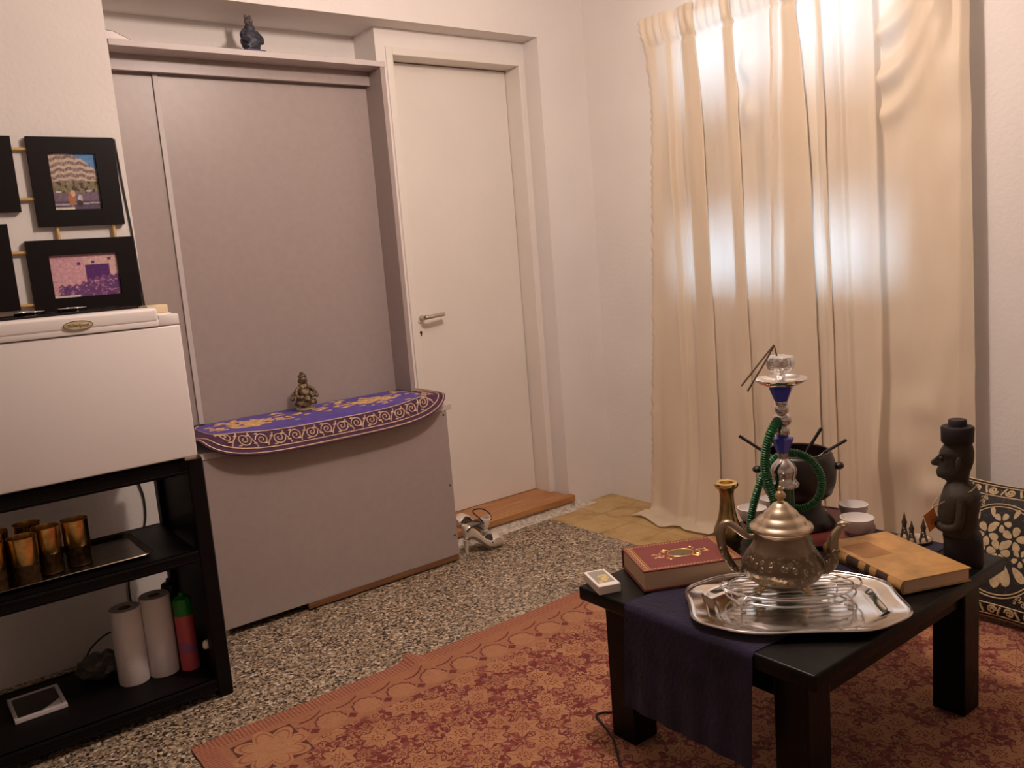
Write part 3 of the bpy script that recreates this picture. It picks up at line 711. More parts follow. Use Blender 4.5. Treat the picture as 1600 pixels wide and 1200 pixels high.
for (xa, za, xb, zb) in ((0.462, 1.708, 0.516, 1.708), (0.462, 1.553, 0.516, 1.553), (0.416, 1.387, 0.470, 1.387), (0.416, 1.221, 0.470, 1.221), (0.563, 1.470, 0.563, 1.418), (0.733, 1.470, 0.733, 1.418), (0.30, 1.52, 0.30, 1.474)):
    bm = bmesh.new(); tube(bm, [(xa, 3.092, za), (xb, 3.092, zb)], 0.0055, 10); CL('dowel', bm, m_pine, col_, 50)
bm = bmesh.new(); tube(bm, cat([(0.776, 3.100, 1.745), (0.782, 3.100, 1.60), (0.790, 3.100, 1.45), (0.793, 3.100, 1.34), (0.795, 3.100, 1.25), (0.796, 3.099, 1.10), (0.772, 3.099, 0.95), (0.74, 3.099, 0.80), (0.690, 3.099, 0.64), (0.704, 3.099, 0.52), (0.692, 3.099, 0.42), (0.63, 3.099, 0.30), (0.612, 3.099, 0.20), (0.62, 3.099, 0.10), (0.60, 3.06, 0.012), (0.52, 3.02, 0.006), (0.42, 3.0, 0.006)], 6), 0.0032, 6)
tag(fin('power_cord', bm, m_cable, None, 60), 'black cord running down the wall beside the photo frames and behind the rack', 'cord')

# ------------------------------------------------------------------ things on the rack
m_tray = M('dark_engraved_metal', (0.10, 0.075, 0.05), 0.28, 0.9, var=0.4, vscale=30)
t_ = thing('metal_tray', 'dark rectangular metal tray with a raised rim under the gold tumblers', 'tray', (0.375, 2.702, 0.470))
bm = bmesh.new(); box(bm, -0.20, 0.20, -0.125, 0.125, 0, 0.004, 0.001); fin('plate', bm, m_tray, t_)
bm = bmesh.new(); P = []
for (cx_, cy_, a0) in ((0.185, 0.11, 0), (-0.185, 0.11, 1), (-0.185, -0.11, 2), (0.185, -0.11, 3)):
    for q in range(6): a = (a0 + q / 5) * PI / 2; P.append((cx_ + 0.03 * math.cos(a), cy_ + 0.03 * math.sin(a), 0.015))
n = len(P); inn = [bm.verts.new((p[0] * 0.93, p[1] * 0.90, 0.003)) for p in P]; ou = [bm.verts.new(p) for p in P]; ou2 = [bm.verts.new((p[0] * 1.01, p[1] * 1.01, 0.013)) for p in P]; in2 = [bm.verts.new((p[0] * 0.94, p[1] * 0.91, 0.001)) for p in P]
for A, B in ((inn, ou), (ou, ou2), (ou2, in2)):
    for i in range(n): bm.faces.new((A[i], A[(i + 1) % n], B[(i + 1) % n], B[i]))
fin('rim', bm, m_tray, t_, 60)
m_cupg = M('gold_lustre', (0.78, 0.52, 0.20), 0.25, 1.0, var=0.35, vscale=45)
m_cupd = M('dark_amber_glass', (0.06, 0.032, 0.012), 0.12, 0.35, var=0.5, vscale=60)
cup0 = None
for (cx_, cy_, lab) in ((0.410, 2.665, 'gold tumbler standing apart at the right end of the row on the rack'), (0.334, 2.655, 'gold tumbler second from the right end of the row on the rack'),
                        (0.300, 2.742, 'gold tumbler in the back row, half hidden behind two others'), (0.268, 2.602, 'shorter-looking gold tumbler at the front edge of the dark tray'),
                        (0.214, 2.722, 'gold tumbler at the back left beside the picture edge'), (0.189, 2.605, 'gold tumbler at the front left corner, cut by the picture edge')):
    if cup0 is None:
        cup0 = thing('gold_tumbler', lab, 'cup', (cx_, cy_, 0.474), 0, 'gold tumblers on the rack')
        bm = bmesh.new(); lathe(bm, [(0.0335, 0.060), (0.0345, 0.062), (0.0365, 0.128), (0.0375, 0.136), (0.0355, 0.136), (0.034, 0.120), (0.032, 0.062), (0, 0.058)], 32); fin('gold_band', bm, m_cupg, cup0, 40)
        bm = bmesh.new(); lathe(bm, [(0, 0), (0.031, 0), (0.034, 0.004), (0.032, 0.010), (0.0335, 0.020), (0.031, 0.030), (0.034, 0.042), (0.0325, 0.052), (0.0335, 0.060), (0, 0.060)], 32, fn=lambda a, r, z: r * (1 + 0.03 * math.cos(12 * a))); fin('glass_base', bm, m_cupd, cup0, 40)
    else: dup(cup0, (cx_, cy_, 0.474), random.uniform(0, 6), lab)
m_paper = M('kitchen_paper', (0.78, 0.70, 0.68), 0.9, bmp=0.001, bscale=200); m_core = M('cardboard_core', (0.20, 0.13, 0.09), 0.9)
for (cx_, cy_, hh, lab) in ((0.512, 2.700, 0.236, 'white kitchen paper roll on the bottom tier, nearer the wall gap'), (0.598, 2.690, 0.252, 'white kitchen paper roll next to the red spray can')):
    g = thing('paper_roll', lab, 'paper roll', (cx_, cy_, 0.0612), 0, 'kitchen paper rolls on the rack')
    bm = bmesh.new(); lathe(bm, [(0.019, 0.0), (0.0435, 0), (0.045, 0.003), (0.045, hh - 0.003), (0.0435, hh), (0.019, hh), (0.019, 0.0)], 40); fin('paper', bm, m_paper, g, 40)
    bm = bmesh.new(); lathe(bm, [(0.0185, 0.002), (0.0187, hh - 0.001), (0.0172, hh - 0.001), (0.017, 0.002)], 24); fin('core', bm, m_core, g, 40)
m_can, nt, b = newmat('red_printed_can'); v, x, y, z = coords(nt)
st = (z * 24.0 + x * 10.0).sin()
nt.links.new(mixc(nt, x.gt(0.018, 0.004), mixc(nt, st.gt(0.93), (0.58, 0.10, 0.12), (0.36, 0.12, 0.25)), (0.72, 0.66, 0.50)), b.inputs['Base Color']); b.inputs['Roughness'].default_value = 0.3
m_green = M('green_plastic', (0.012, 0.20, 0.018), 0.4)
m_can2 = M('white_red_can', (0.66, 0.58, 0.46), 0.35, var=0.4, vscale=25)
def spray(loc, lab, mbody, mcap, r=0.028, hh=0.19):
    g = thing('spray_can', lab, 'spray can', loc, 0.5, 'spray cans on the rack')
    bm = bmesh.new(); lathe(bm, [(0, 0), (r, 0), (r * 1.02, 0.004), (r, 0.008), (r, hh - 0.02), (r * 1.02, hh - 0.016), (r * 0.8, hh), (0, hh)], 32); fin('body', bm, mbody, g, 40)
    bm = bmesh.new(); lathe(bm, [(r * 0.98, hh - 0.016), (r * 0.96, hh + 0.030), (r * 0.90, hh + 0.040), (r * 0.55, hh + 0.046), (0, hh + 0.046)], 32); c = fin('cap', bm, mcap, g, 40)
    bm = bmesh.new(); lathe(bm, [(0.008, hh + 0.046), (0.008, hh + 0.056), (0.006, hh + 0.058), (0, hh + 0.058)], 14); fin('nozzle', bm, mcap, c, 40)
spray((0.668, 2.655, 0.0612), 'red spray can with a green cap in front of the paper rolls', m_can, m_green)
spray((0.660, 2.745, 0.0612), 'pale spray can with a dark cap standing behind the red one', m_can2, m_dark, 0.027, 0.215)
bx_ = thing('small_case', 'small flat case with a white border lying on the bottom tier', 'case', (0.252, 2.757, 0.0612), 0.0)
bm = bmesh.new()
for a in ((-0.068, 0.068, 0.072, 0.082), (-0.068, 0.068, -0.082, -0.070), (-0.068, -0.058, -0.07, 0.072), (0.058, 0.068, -0.07, 0.072)): box(bm, *a, 0, 0.012, 0.001, 1)
fin('border', bm, m_paper, bx_)
bm = bmesh.new(); box(bm, -0.058, 0.058, -0.07, 0.072, 0.001, 0.009); fin('glass', bm, m_dglass, bx_)
bm = bmesh.new(); prism(bm, [(0.000, -0.069), (0.057, -0.069), (0.057, -0.020), (0.03, -0.045)], 0.0092, 0.0097); fin('reflection_patch', bm, m_paper, bx_)  # pale patch on the glass, a light reflection put in as colour
bm = bmesh.new(); b2 = bmesh.new(); bmesh.ops.create_icosphere(b2, subdivisions=4, radius=1)
for v_ in b2.verts:
    p = v_.co.copy(); q = 1 + 0.30 * mnoise.noise(p * 2.2) + 0.12 * mnoise.noise(p * 6)
    v_.co = Vector((p.x * 0.062 * q, p.y * 0.050 * q, max(-0.036, p.z * 0.038 * q)))
merge(bm, b2); o = fin('plastic_bag', bm, M('grey_plastic_film', (0.10, 0.085, 0.075), 0.3), None, 40); o.location = (0.440, 2.815, 0.0975)
tag(o, 'crumpled dark grey plastic bag behind the kitchen paper rolls', 'plastic bag')
bm = bmesh.new(); tube(bm, cat([(0.40, 2.88, 0.066), (0.43, 2.86, 0.14), (0.50, 2.855, 0.175), (0.56, 2.87, 0.12), (0.52, 2.885, 0.068)], 6), 0.003, 6)
tag(fin('thin_cable', bm, m_cable, None, 60), 'thin dark cable looping over the plastic bag on the rack', 'cable')

# ------------------------------------------------------------------ silver shoes by the cabinet corner
m_shoe = M('silver_leather', (0.84, 0.76, 0.66), 0.28, 0.45); m_shoein = M('shoe_lining', (0.10, 0.07, 0.05), 0.7)
def shoe(lab, loc, rot):
    g = thing('high_heel_shoe', lab, 'shoe', loc, 0, 'silver high-heeled shoes'); g.rotation_euler = rot
    def prof(t):   # t 0 heel .. 1 toe : x, sole z, half width, top z
        x_ = -0.085 + 0.19 * t
        sz = 0.062 * (1 - min(1, max(0, (t - 0.18) / 0.42)) ** 1.0) if t < 0.6 else 0.0
        sz = 0.062 * 0.5 * (1 + math.cos(PI * min(1, max(0, (t - 0.12) / 0.52)))) + 0.004
        hw = 0.030 if t < 0.25 else 0.030 + (0.010 if t < 0.7 else 0) * math.sin(PI * (t - 0.25) / 0.9)
        if t < 0.14: hw *= max(0.30, 1 - (1 - t / 0.14) ** 2) ** 0.5
        if t > 0.7: hw = 0.036 * max(0.0, 1 - ((t - 0.7) / 0.3) ** 2) ** 0.6 + 0.003
        top = sz + (0.062 if t < 0.05 else 0.066 - 0.026 * min(1, (t - 0.05) / 0.35)) if t < 0.55 else sz + 0.040 + 0.008 * math.sin(PI * min(1, (t - 0.55) / 0.4))
        if t > 0.85: top = sz + 0.040 * (1 - (t - 0.85) / 0.15 * 0.6)
        return x_, sz, hw, top
    bm = bmesh.new(); n = 28; L_ = []; mids = []
    for i in range(n + 1):
        t = i / n; x_, sz, hw, top = prof(t); open_ = 0.06 < t < 0.62
        ring = []
        for a in range(13):
            ph = -PI / 2 + PI * a / 12    # left-right over the sole
            ring.append(bm.verts.new((x_, hw * math.sin(ph) * (1 if abs(ph) < 1.2 else 0.97), sz + (top - sz) * (1 - math.cos(ph)) ** 1.2)))
        mids.append(bm.verts.new((x_ + 0.004, 0, top + 0.016 * (1 if t > 0.62 else 0) * (1 if t < 0.97 else 0.3))) if not open_ else None)
        L_.append((ring, open_))
    for i_, ((A, o1), (B, o2)) in enumerate(zip(L_, L_[1:])):
        for a in range(12): bm.faces.new((A[a], A[a + 1], B[a + 1], B[a]))
        ma, mb = mids[i_], mids[i_ + 1]
        if i_ > n // 2 and ma and mb: bm.faces.new((A[12], ma, mb, B[12])); bm.faces.new((ma, A[0], B[0], mb))
    bm.faces.new(L_[0][0]); bm.faces.new(L_[-1][0] + [mids[-1]])
    bmesh.ops.delete(bm, geom=[v_ for v_ in bm.verts if not v_.link_faces], context='VERTS')
    up = fin('upper', bm, m_shoe, g, 50)
    sol = up.modifiers.new('thickness', 'SOLIDIFY'); sol.thickness = 0.002
    bm = bmesh.new(); sections(bm, [(0.0, -0.072, -0.084, 0.006), (0.03, -0.070, -0.087, 0.008), (0.066, -0.058, -0.090, 0.018)], 12); fin('heel', bm, m_shoe, g, 50)
    bm = bmesh.new(); tube(bm, cat([(0.030, -0.038, 0.036), (0.038, -0.020, 0.054), (0.040, 0.0, 0.060), (0.038, 0.020, 0.054), (0.030, 0.038, 0.036)], 5), 0.004, 8)
    blob(bm, (0.046, 0.0, 0.058), (0.010, 0.014, 0.007), 10, 6, 0.2); fin('toe_strap', bm, M('black_trim', (0.03, 0.025, 0.03), 0.4), g, 60)
    bm = bmesh.new(); tube(bm, cat([(-0.082, -0.024, 0.110), (-0.060, -0.034, 0.128), (-0.018, -0.030, 0.130), (0.004, 0.0, 0.124), (-0.018, 0.030, 0.130), (-0.060, 0.034, 0.128), (-0.082, 0.024, 0.110)], 6), 0.003, 6); fin('ankle_strap', bm, m_dark, g, 60)
    bm = bmesh.new()
    rows = [[bm.verts.new((prof(i / 20)[0], prof(i / 20)[2] * 0.9 * s, prof(i / 20)[1] + 0.007)) for s in (-1, -0.3, 0.3, 1)] for i in range(1, 14)]
    for A, B in zip(rows, rows[1:]):
        for a in range(3): bm.faces.new((A[a], A[a + 1], B[a + 1], B[a]))
    fin('insole', bm, m_shoein, g)
    return g
shoe('silver high-heeled shoe standing on the terrazzo at the cabinet corner', (2.005, 2.935, 0.001), (0, 0, math.radians(-8)))
shoe('silver high-heeled shoe tipped up against the door threshold behind the other', (2.040, 3.085, 0.036), (0, math.radians(-22), math.radians(102)))

# ------------------------------------------------------------------ rug
m_rug, nt, b = newmat('woven_floral_rug'); v, x, y, z = coords(nt)
RUGX, RUGY = 0.542, 2.278
wob = noise(nt, v, 6.0, 2) * 0.016 - 0.008
dx = x - RUGX; dy = RUGY - y
d = dx.min(dy) + wob * 0.5
s = (dx.gt(dy)) * dx + (dx.lt(dy)) * dy         # coordinate along the nearer edge
RED = (0.155, 0.012, 0.010); RED2 = (0.25, 0.050, 0.034); TAN = (0.39, 0.165, 0.072); TAN2 = (0.47, 0.225, 0.10); DK = (0.11, 0.014, 0.014)
wx_ = noise(nt, v, 28.0, 2) * 0.012; wy_ = noise(nt, comb(nt, x + 5.0, y + 3.0, 0.0), 28.0, 2) * 0.012
def flowers(scale, R, petals, amp, seed, rnd=0.75):
    """two outputs: petal body mask, inner line mask"""
    vv = comb(nt, x + seed + wx_, y + seed * 0.7 + wy_, 0.0)
    vo = voro(nt, vv, scale, rnd); vo.voronoi_dimensions = '2D'
    sb = nt.nodes.new('ShaderNodeVectorMath'); sb.operation = 'SUBTRACT'; nt.links.new(vv, sb.inputs[0]); nt.links.new(vo.outputs['Position'], sb.inputs[1])
    sx = nt.nodes.new('ShaderNodeSeparateXYZ'); nt.links.new(sb.outputs[0], sx.inputs[0])
    px, py = X(nt, sx.outputs[0]), X(nt, sx.outputs[1])
    sc = nt.nodes.new('ShaderNodeSeparateColor'); nt.links.new(vo.outputs['Color'], sc.inputs[0])
    c1, c2 = X(nt, sc.outputs[0]), X(nt, sc.outputs[1])
    r = (px * px + py * py).sqrt(); a = py.atan2(px) + c1 * 6.28
    rad = (c2 * 0.45 + 0.75) * R
    lobes = (a * petals).cos()
    edge = rad * (lobes * amp + 1.0)
    body = r.lt(edge, 0.002); halo = r.lt(edge + 0.0045)
    veins = (((a * (petals * 0.5)).sin().abs() * r).lt(0.0022)) * r.gt(rad * 0.40)
    ring = (r - rad * 0.36 * (lobes * -0.25 + 1.0)).abs().lt(0.0018)
    return body, (veins.max(ring)) * body, r.lt(rad * 0.12), halo
f1, l1, h1, o1 = flowers(9.0, 0.041, 6.0, 0.20, 0.0, 0.85)
f2, l2, h2, o2 = flowers(15.0, 0.0195, 5.0, 0.30, 3.1, 0.9)
f3, l3, h3, o3 = flowers(36.0, 0.0075, 3.0, 0.45, 7.7, 1.0)
nv_ = noise(nt, v, 22.0, 2); curl = (nv_ - 0.5).abs().lt(0.010, 0.006)
leaf = noise(nt, comb(nt, x * 1.6 + y * 0.8, y * 1.1 - x * 0.5, 2.0), 40.0, 1).gt(0.665, 0.02)
n1_ = o1 * -1.0 + 1.0; n2_ = o2 * -1.0 + 1.0
tanmask = f1.max(f2 * n1_).max(f3.max(curl).max(leaf) * n1_ * n2_)
line = (l1.max(l2 * (f1 * -1.0 + 1.0)))
shade = noise(nt, v, 14.0, 3)
tanc = mixc(nt, shade.gt(0.5, 0.3), TAN, TAN2)
redc = mixc(nt, noise(nt, v, 40.0, 2).gt(0.53, 0.1), RED, RED2)
field = mixc(nt, tanmask, redc, tanc); field = mixc(nt, line, field, RED); field = mixc(nt, h1, field, RED2)
# border: hatched edge, then scalloped band
hat = (s * (2 * PI / 0.011)).sin().gt(0.0, 0.8)
edgec = mixc(nt, hat, (0.30, 0.085, 0.05), (0.42, 0.17, 0.08))
ph = s / 0.115; fr_ = ph.fract() - 0.5
sc1 = 0.078 + (fr_ * fr_) * -0.10 + 0.025
ln1 = (d - sc1).abs().lt(0.0035, 0.002) * (fr_.gt(-0.16))
fr2 = (ph + 0.5).fract() - 0.5
rs = ((fr2 * 0.115) * (fr2 * 0.115) + (d - 0.150) * (d - 0.150)).sqrt()
sa = (d - 0.150).atan2(fr2 * 0.115)
shell = rs.lt((sa * 12.0).cos() * 0.002 + 0.043, 0.003)
shl = (rs - ((sa * 12.0).cos() * 0.002 + 0.043)).abs().lt(0.0028, 0.002) * d.lt(0.158)
dot = ((fr_ * 0.115).abs() + (d - 0.170).abs()).lt(0.016)
band = mixc(nt, shell, (0.38, 0.155, 0.07), (0.435, 0.195, 0.09))
band = mixc(nt, ln1.max(shl), band, RED); band = mixc(nt, dot, band, RED)
# corner block
cxn, cyn = dx - 0.165, dy - 0.165
cr = (cxn * cxn + cyn * cyn).sqrt(); ca = cyn.atan2(cxn)
ros = cr.lt((ca * 4.0).cos().abs() * 0.035 + 0.072, 0.003); rosl = (cr - ((ca * 4.0).cos().abs() * 0.035 + 0.055)).abs().lt(0.004, 0.002)
blk = (cxn.abs().max(cyn.abs())).lt(0.086)
cornc = mixc(nt, blk, (0.38, 0.155, 0.07), DK); cornc = mixc(nt, ros, cornc, TAN2); cornc = mixc(nt, rosl, cornc, (0.33, 0.10, 0.04))
incorner = dx.lt(0.255) * dy.lt(0.255) * d.gt(0.055)
colr = mixc(nt, d.gt(0.205 , 0.004), band, field)
colr = mixc(nt, incorner, colr, cornc)
colr = mixc(nt, d.lt(0.055, 0.004), colr, edgec)
wv = noise(nt, v, 260.0, 2)
colr = mixc(nt, wv.gt(0.62, 0.2) * 0.35, colr, RED2)
nt.links.new(colr, b.inputs['Base Color']); b.inputs['Roughness'].default_value = 0.9; b.inputs['Sheen Weight'].default_value = 0.15
bump(nt, b, wv + tanmask * 0.8, 0.002)
bm = bmesh.new(); nx, ny = 110, 110; V = []
RX_, RY_ = 2.70, -0.40
for j in range(ny + 1):
    row = []
    for i in range(nx + 1):
        xx = RUGX + (RX_ - RUGX) * i / nx; yy = RUGY + (RY_ - RUGY) * j / ny
        e = min(xx - RUGX, RUGY - yy)
        ex = 0.004 * mnoise.noise((xx * 5, yy * 5, 0)) if e < 0.01 else 0
        hh = 0.006 + 0.0012 * mnoise.noise((xx * 6, yy * 6, 3))
        hh += 0.020 * math.exp(-((xx - 1.235) / 0.022) ** 2) * math.exp(-((RUGY - yy) / 0.10) ** 2)     # small ruck at the far edge
        row.append(bm.verts.new((xx + ex, yy + ex + 0.012 * math.exp(-((xx - 1.235) / 0.03) ** 2) * (1 if j == 0 else 0), hh)))
    V.append(row)
for j in range(ny):
    for i in range(nx): bm.faces.new((V[j][i], V[j + 1][i], V[j + 1][i + 1], V[j][i + 1]))
per = [V[0][i] for i in range(nx + 1)] + [V[j][nx] for j in range(1, ny + 1)] + [V[ny][i] for i in range(nx - 1, -1, -1)] + [V[j][0] for j in range(ny - 1, 0, -1)]
lo_ = [bm.verts.new((p.co.x, p.co.y, 0.0008)) for p in per]
for i in range(len(per)): bm.faces.new((per[i], per[(i + 1) % len(per)], lo_[(i + 1) % len(per)], lo_[i]))
tag(fin('rug', bm, m_rug, None, 60), 'red and gold floral woven rug under the low black table', 'rug')

# ------------------------------------------------------------------ low table
TZ = 0.416
tb = thing('low_table', 'low black wooden table standing on the floral rug', 'table', (1.765, 1.222, 0.0075))
def TB(name, bm, mat=m_blackwood, smooth=None):
    for v_ in bm.verts: v_.co -= Vector((1.765, 1.222, 0.0075))
    return fin(name, bm, mat, tb, smooth)
TX0, TX1, TY0, TY1 = 1.347, 2.184, 0.884, 1.560
bm = bmesh.new(); box(bm, TX0, TX1, TY0, TY1, TZ - 0.036, TZ, 0.006, 3); TB('table_top', bm, m_blackwood, 40)
for xa, xb in ((1.392, 1.474), (2.070, 2.152)):
    for ya, yb in ((0.932, 1.014), (1.432, 1.514)):
        bm = bmesh.new(); box(bm, xa, xb, ya, yb, 0.0076, TZ - 0.036, 0.004); TB('leg', bm)
for a in ((1.474, 2.070, 0.945, 0.967), (1.474, 2.070, 1.479, 1.501), (1.405, 1.427, 1.014, 1.432), (2.117, 2.139, 1.014, 1.432)):
    bm = bmesh.new(); box(bm, *a, TZ - 0.115, TZ - 0.036, 0.002, 1); TB('apron', bm)
# velvet runner across the table, hanging over the near end
m_runner = M('indigo_velvet', (0.012, 0.008, 0.030), 0.9, var=0.5, vscale=14, sheen=0.2, spec=0.2, bmp=0.002, bscale=90)
bm = bmesh.new(); path = []
for i in range(9): path.append((2.178 - i * (2.178 - 1.365) / 8, TZ + 0.0025))
for q in range(1, 7): a = q / 6 * PI / 2; path.append((1.357 - 0.016 * math.sin(a), TZ + 0.0025 - 0.016 * (1 - math.cos(a))))
for q in range(1, 13): path.append((1.341 - 0.0008 * q, TZ - 0.0135 - q * 0.020))
rows = []
for i, (px, pz) in enumerate(path):
    row = []
    for k in range(25):
        t = k / 24; yy = 1.022 + (1.388 - 1.022) * t; drop = max(0, (0.40 - pz) / 0.25)
        rp = 0.006 * drop * math.sin(t * 16 + 1.0)
        row.append((px - abs(rp) - 0.001 * drop, yy + 0.004 * math.sin(px * 20), pz + (0.0008 * mnoise.noise((px * 30, yy * 30, 0)) if px > 1.37 else 0)))
    rows.append(row)
top = [[bm.verts.new(p) for p in r] for r in rows]; bot = [[bm.verts.new((p[0] + (0.0018 if p[2] < TZ - 0.01 else 0), p[1], p[2] - (0.0018 if p[2] >= TZ - 0.01 else 0))) for p in r] for r in rows]
for G in (top, bot):
    for A, B in zip(G, G[1:]):
        for k in range(24): bm.faces.new((A[k], A[k + 1], B[k + 1], B[k]))
for A, B in zip(list(zip(top, bot)), list(zip(top, bot))[1:]):
    for k in (0, 24): bm.faces.new((A[0][k], B[0][k], B[1][k], A[1][k]))
for k in range(24):
    for i in (0, -1): bm.faces.new((top[i][k], top[i][k + 1], bot[i][k + 1], bot[i][k]))
tag(fin('table_runner', bm, m_runner, None, 60), 'dark indigo velvet runner hanging over the near end of the black table', 'table runner')
TR = TZ + 0.0034    # top of the runner

# ------------------------------------------------------------------ books and card box
m_redl = M('oxblood_leather', (0.17, 0.022, 0.020), 0.42, var=0.15, vscale=25, bmp=0.0006, bscale=150)
m_page, nt, b = newmat('page_edges'); v, x, y, z = coords(nt)
nt.links.new(mixc(nt, ((z * 2600.0).sin() * 0.5 + 0.5) * 0.35, (0.66, 0.47, 0.31), (0.45, 0.30, 0.19)), b.inputs['Base Color']); b.inputs['Roughness'].default_value = 0.8
m_gilt = M('gilt_stamping', (0.70, 0.47, 0.17), 0.35, 0.7); m_giltd = M('dark_gilt', (0.13, 0.085, 0.03), 0.55, 0.1, var=0.5, vscale=200)
ang = math.atan2(-0.122, 0.230)
bk = thing('red_book', 'thick red leather book with gold stamping beside the brass vase', 'book', (1.577, 1.416, TR), ang)
bw, bd_, bh = 0.130, 0.089, 0.054
bm = bmesh.new(); box(bm, -bw + 0.004, bw - 0.004, -bd_ + 0.004, bd_ - 0.002, 0.0045, bh - 0.0045); fin('pages', bm, m_page, bk)
bm = bmesh.new(); box(bm, -bw, bw, -bd_, bd_, bh - 0.004, bh, 0.001); cv = fin('cover', bm, m_redl, bk)
bm = bmesh.new(); box(bm, -bw, bw, -bd_, bd_, 0, 0.004, 0.001); fin('back_cover', bm, m_redl, bk)
bm = bmesh.new(); box(bm, -bw, bw, bd_ - 0.003, bd_ + 0.003, 0, bh, 0.0015); fin('spine', bm, m_redl, bk)
bm = bmesh.new()
def frame2(bm, hx, hy, w, z0, z1, cx_=0, cy_=0):
    for a in ((-hx, hx, hy - w, hy), (-hx, hx, -hy, -hy + w), (-hx, -hx + w, -hy + w, hy - w), (hx - w, hx, -hy + w, hy - w)): box(bm, cx_ + a[0], cx_ + a[1], cy_ + a[2], cy_ + a[3], z0, z1)
frame2(bm, bw - 0.004, bd_ - 0.004, 0.0012, bh, bh + 0.0005); 
for sx in (-1, 1):
    for off in (0.010, 0.021): box(bm, sx * (bw - off) - 0.0008, sx * (bw - off) + 0.0008, -bd_ + 0.006, bd_ - 0.006, bh, bh + 0.0005)
    for i in range(22): yy = -bd_ + 0.011 + i * 0.0075; blob(bm, (sx * (bw - 0.0155), yy, bh), (0.0030, 0.0026, 0.0006), 6, 4)
for sy in (-1, 1):
    for i in range(26): blob(bm, (-bw + 0.026 + i * 0.0085, sy * (bd_ - 0.010), bh), (0.0028, 0.0018, 0.0005), 6, 4)
tube(bm, [(0.034 * math.cos(t * PI / 20), 0.026 * math.sin(t * PI / 20), bh + 0.0003) for t in range(40)], 0.0012, 5, True)
for sx in (-1, 1):
    for sy in (-1, 1):
        tube(bm, cat([(sx * 0.022, sy * 0.022, bh), (sx * 0.036, sy * 0.034, bh), (sx * 0.044, sy * 0.024, bh), (sx * 0.036, sy * 0.018, bh)], 5), 0.0011, 5)
    rg = random.Random(5 + sx)
    for _ in range(16): blob(bm, (sx * rg.uniform(0.045, 0.075), rg.uniform(-0.016, 0.016), bh), (0.0035, 0.0022, 0.0006), 6, 4)
fin('gilt_ornament', bm, m_gilt, cv, 60)
bm = bmesh.new(); lathe(bm, [(0, bh), (1, bh), (1, bh + 0.0004), (0, bh + 0.0004)], 32)
for v_ in bm.verts: v_.co = Vector((v_.co.x * 0.031, v_.co.y * 0.023, v_.co.z))
fin('medallion', bm, m_giltd, cv)
m_tanl = M('worn_tan_leather', (0.46, 0.25, 0.085), 0.5, var=0.28, vscale=16, bmp=0.001, bscale=80)
m_tanp = M('darker_tan_leather', (0.33, 0.15, 0.045), 0.5, var=0.25, vscale=16)
m_spined = M('dark_spine_label', (0.05, 0.025, 0.015), 0.5, var=0.4, vscale=40)
ang = math.atan2(-0.39, 0.92)
tk = thing('tan_book', 'old tan leather book lying on the table in front of the carved statue', 'book', (1.944, 1.046, TR), ang)
bw, bd_, bh = 0.095, 0.147, 0.034
bm = bmesh.new(); box(bm, -bw + 0.004, bw - 0.004, -bd_ + 0.004, bd_ - 0.004, 0.003, bh - 0.003); fin('pages', bm, m_page, tk)
bm = bmesh.new(); box(bm, -bw, bw, -bd_, bd_, bh - 0.0035, bh, 0.0015); cv = fin('cover', bm, m_tanl, tk)
bm = bmesh.new(); box(bm, -0.080, 0.000, 0.005, 0.10, bh, bh + 0.0004); fin('patch', bm, m_tanp, cv)
bm = bmesh.new(); box(bm, -bw, bw, -bd_, bd_, 0, 0.0035, 0.0015); fin('back_cover', bm, m_tanl, tk)
bm = bmesh.new(); P = [(-bw + 0.003, 0.0), (-bw - 0.004, 0.006), (-bw - 0.006, bh / 2), (-bw - 0.004, bh - 0.006), (-bw + 0.003, bh)]
prism(bm, P, -bd_, bd_)
for v_ in bm.verts: v_.co = Vector((v_.co.x, v_.co.z, v_.co.y))
sp_ = fin('spine', bm, m_tanl, tk, 60)
for (ya, yb) in ((-0.100, -0.060), (-0.035, -0.020), (0.005, 0.050), (0.080, 0.095)):
    bm = bmesh.new(); prism(bm, [(-bw + 0.001, 0.002), (-bw - 0.0048, 0.006), (-bw - 0.0068, bh / 2), (-bw - 0.0048, bh - 0.006), (-bw + 0.001, bh - 0.001)], ya, yb)
    for v_ in bm.verts: v_.co = Vector((v_.co.x, v_.co.z, v_.co.y))
    fin('spine_band', bm, m_spined, sp_, 60)
m_card = M('white_card', (0.78, 0.72, 0.66), 0.5); m_cardg = M('card_print_grey', (0.30, 0.27, 0.22), 0.5); m_cardy = M('card_print_gold', (0.62, 0.46, 0.18), 0.5)
cb = thing('card_box', 'small white card box with a gold print at the left corner of the table', 'box', (1.388, 1.514, TZ + 0.0002), math.radians(-22))
bm = bmesh.new(); box(bm, -0.029, 0.029, -0.054, 0.054, 0, 0.022, 0.001, 1); fin('carton', bm, m_card, cb)
bm = bmesh.new(); box(bm, -0.022, 0.022, -0.034, 0.046, 0.022, 0.0223); pr = fin('print', bm, m_cardg, cb)
bm = bmesh.new(); rg = random.Random(2)
for _ in range(14): blob(bm, (rg.uniform(-0.014, 0.014), rg.uniform(-0.028, 0.012), 0.0224), (0.005, 0.007, 0.0004), 8, 4)
fin('print_motif', bm, m_cardy, pr)

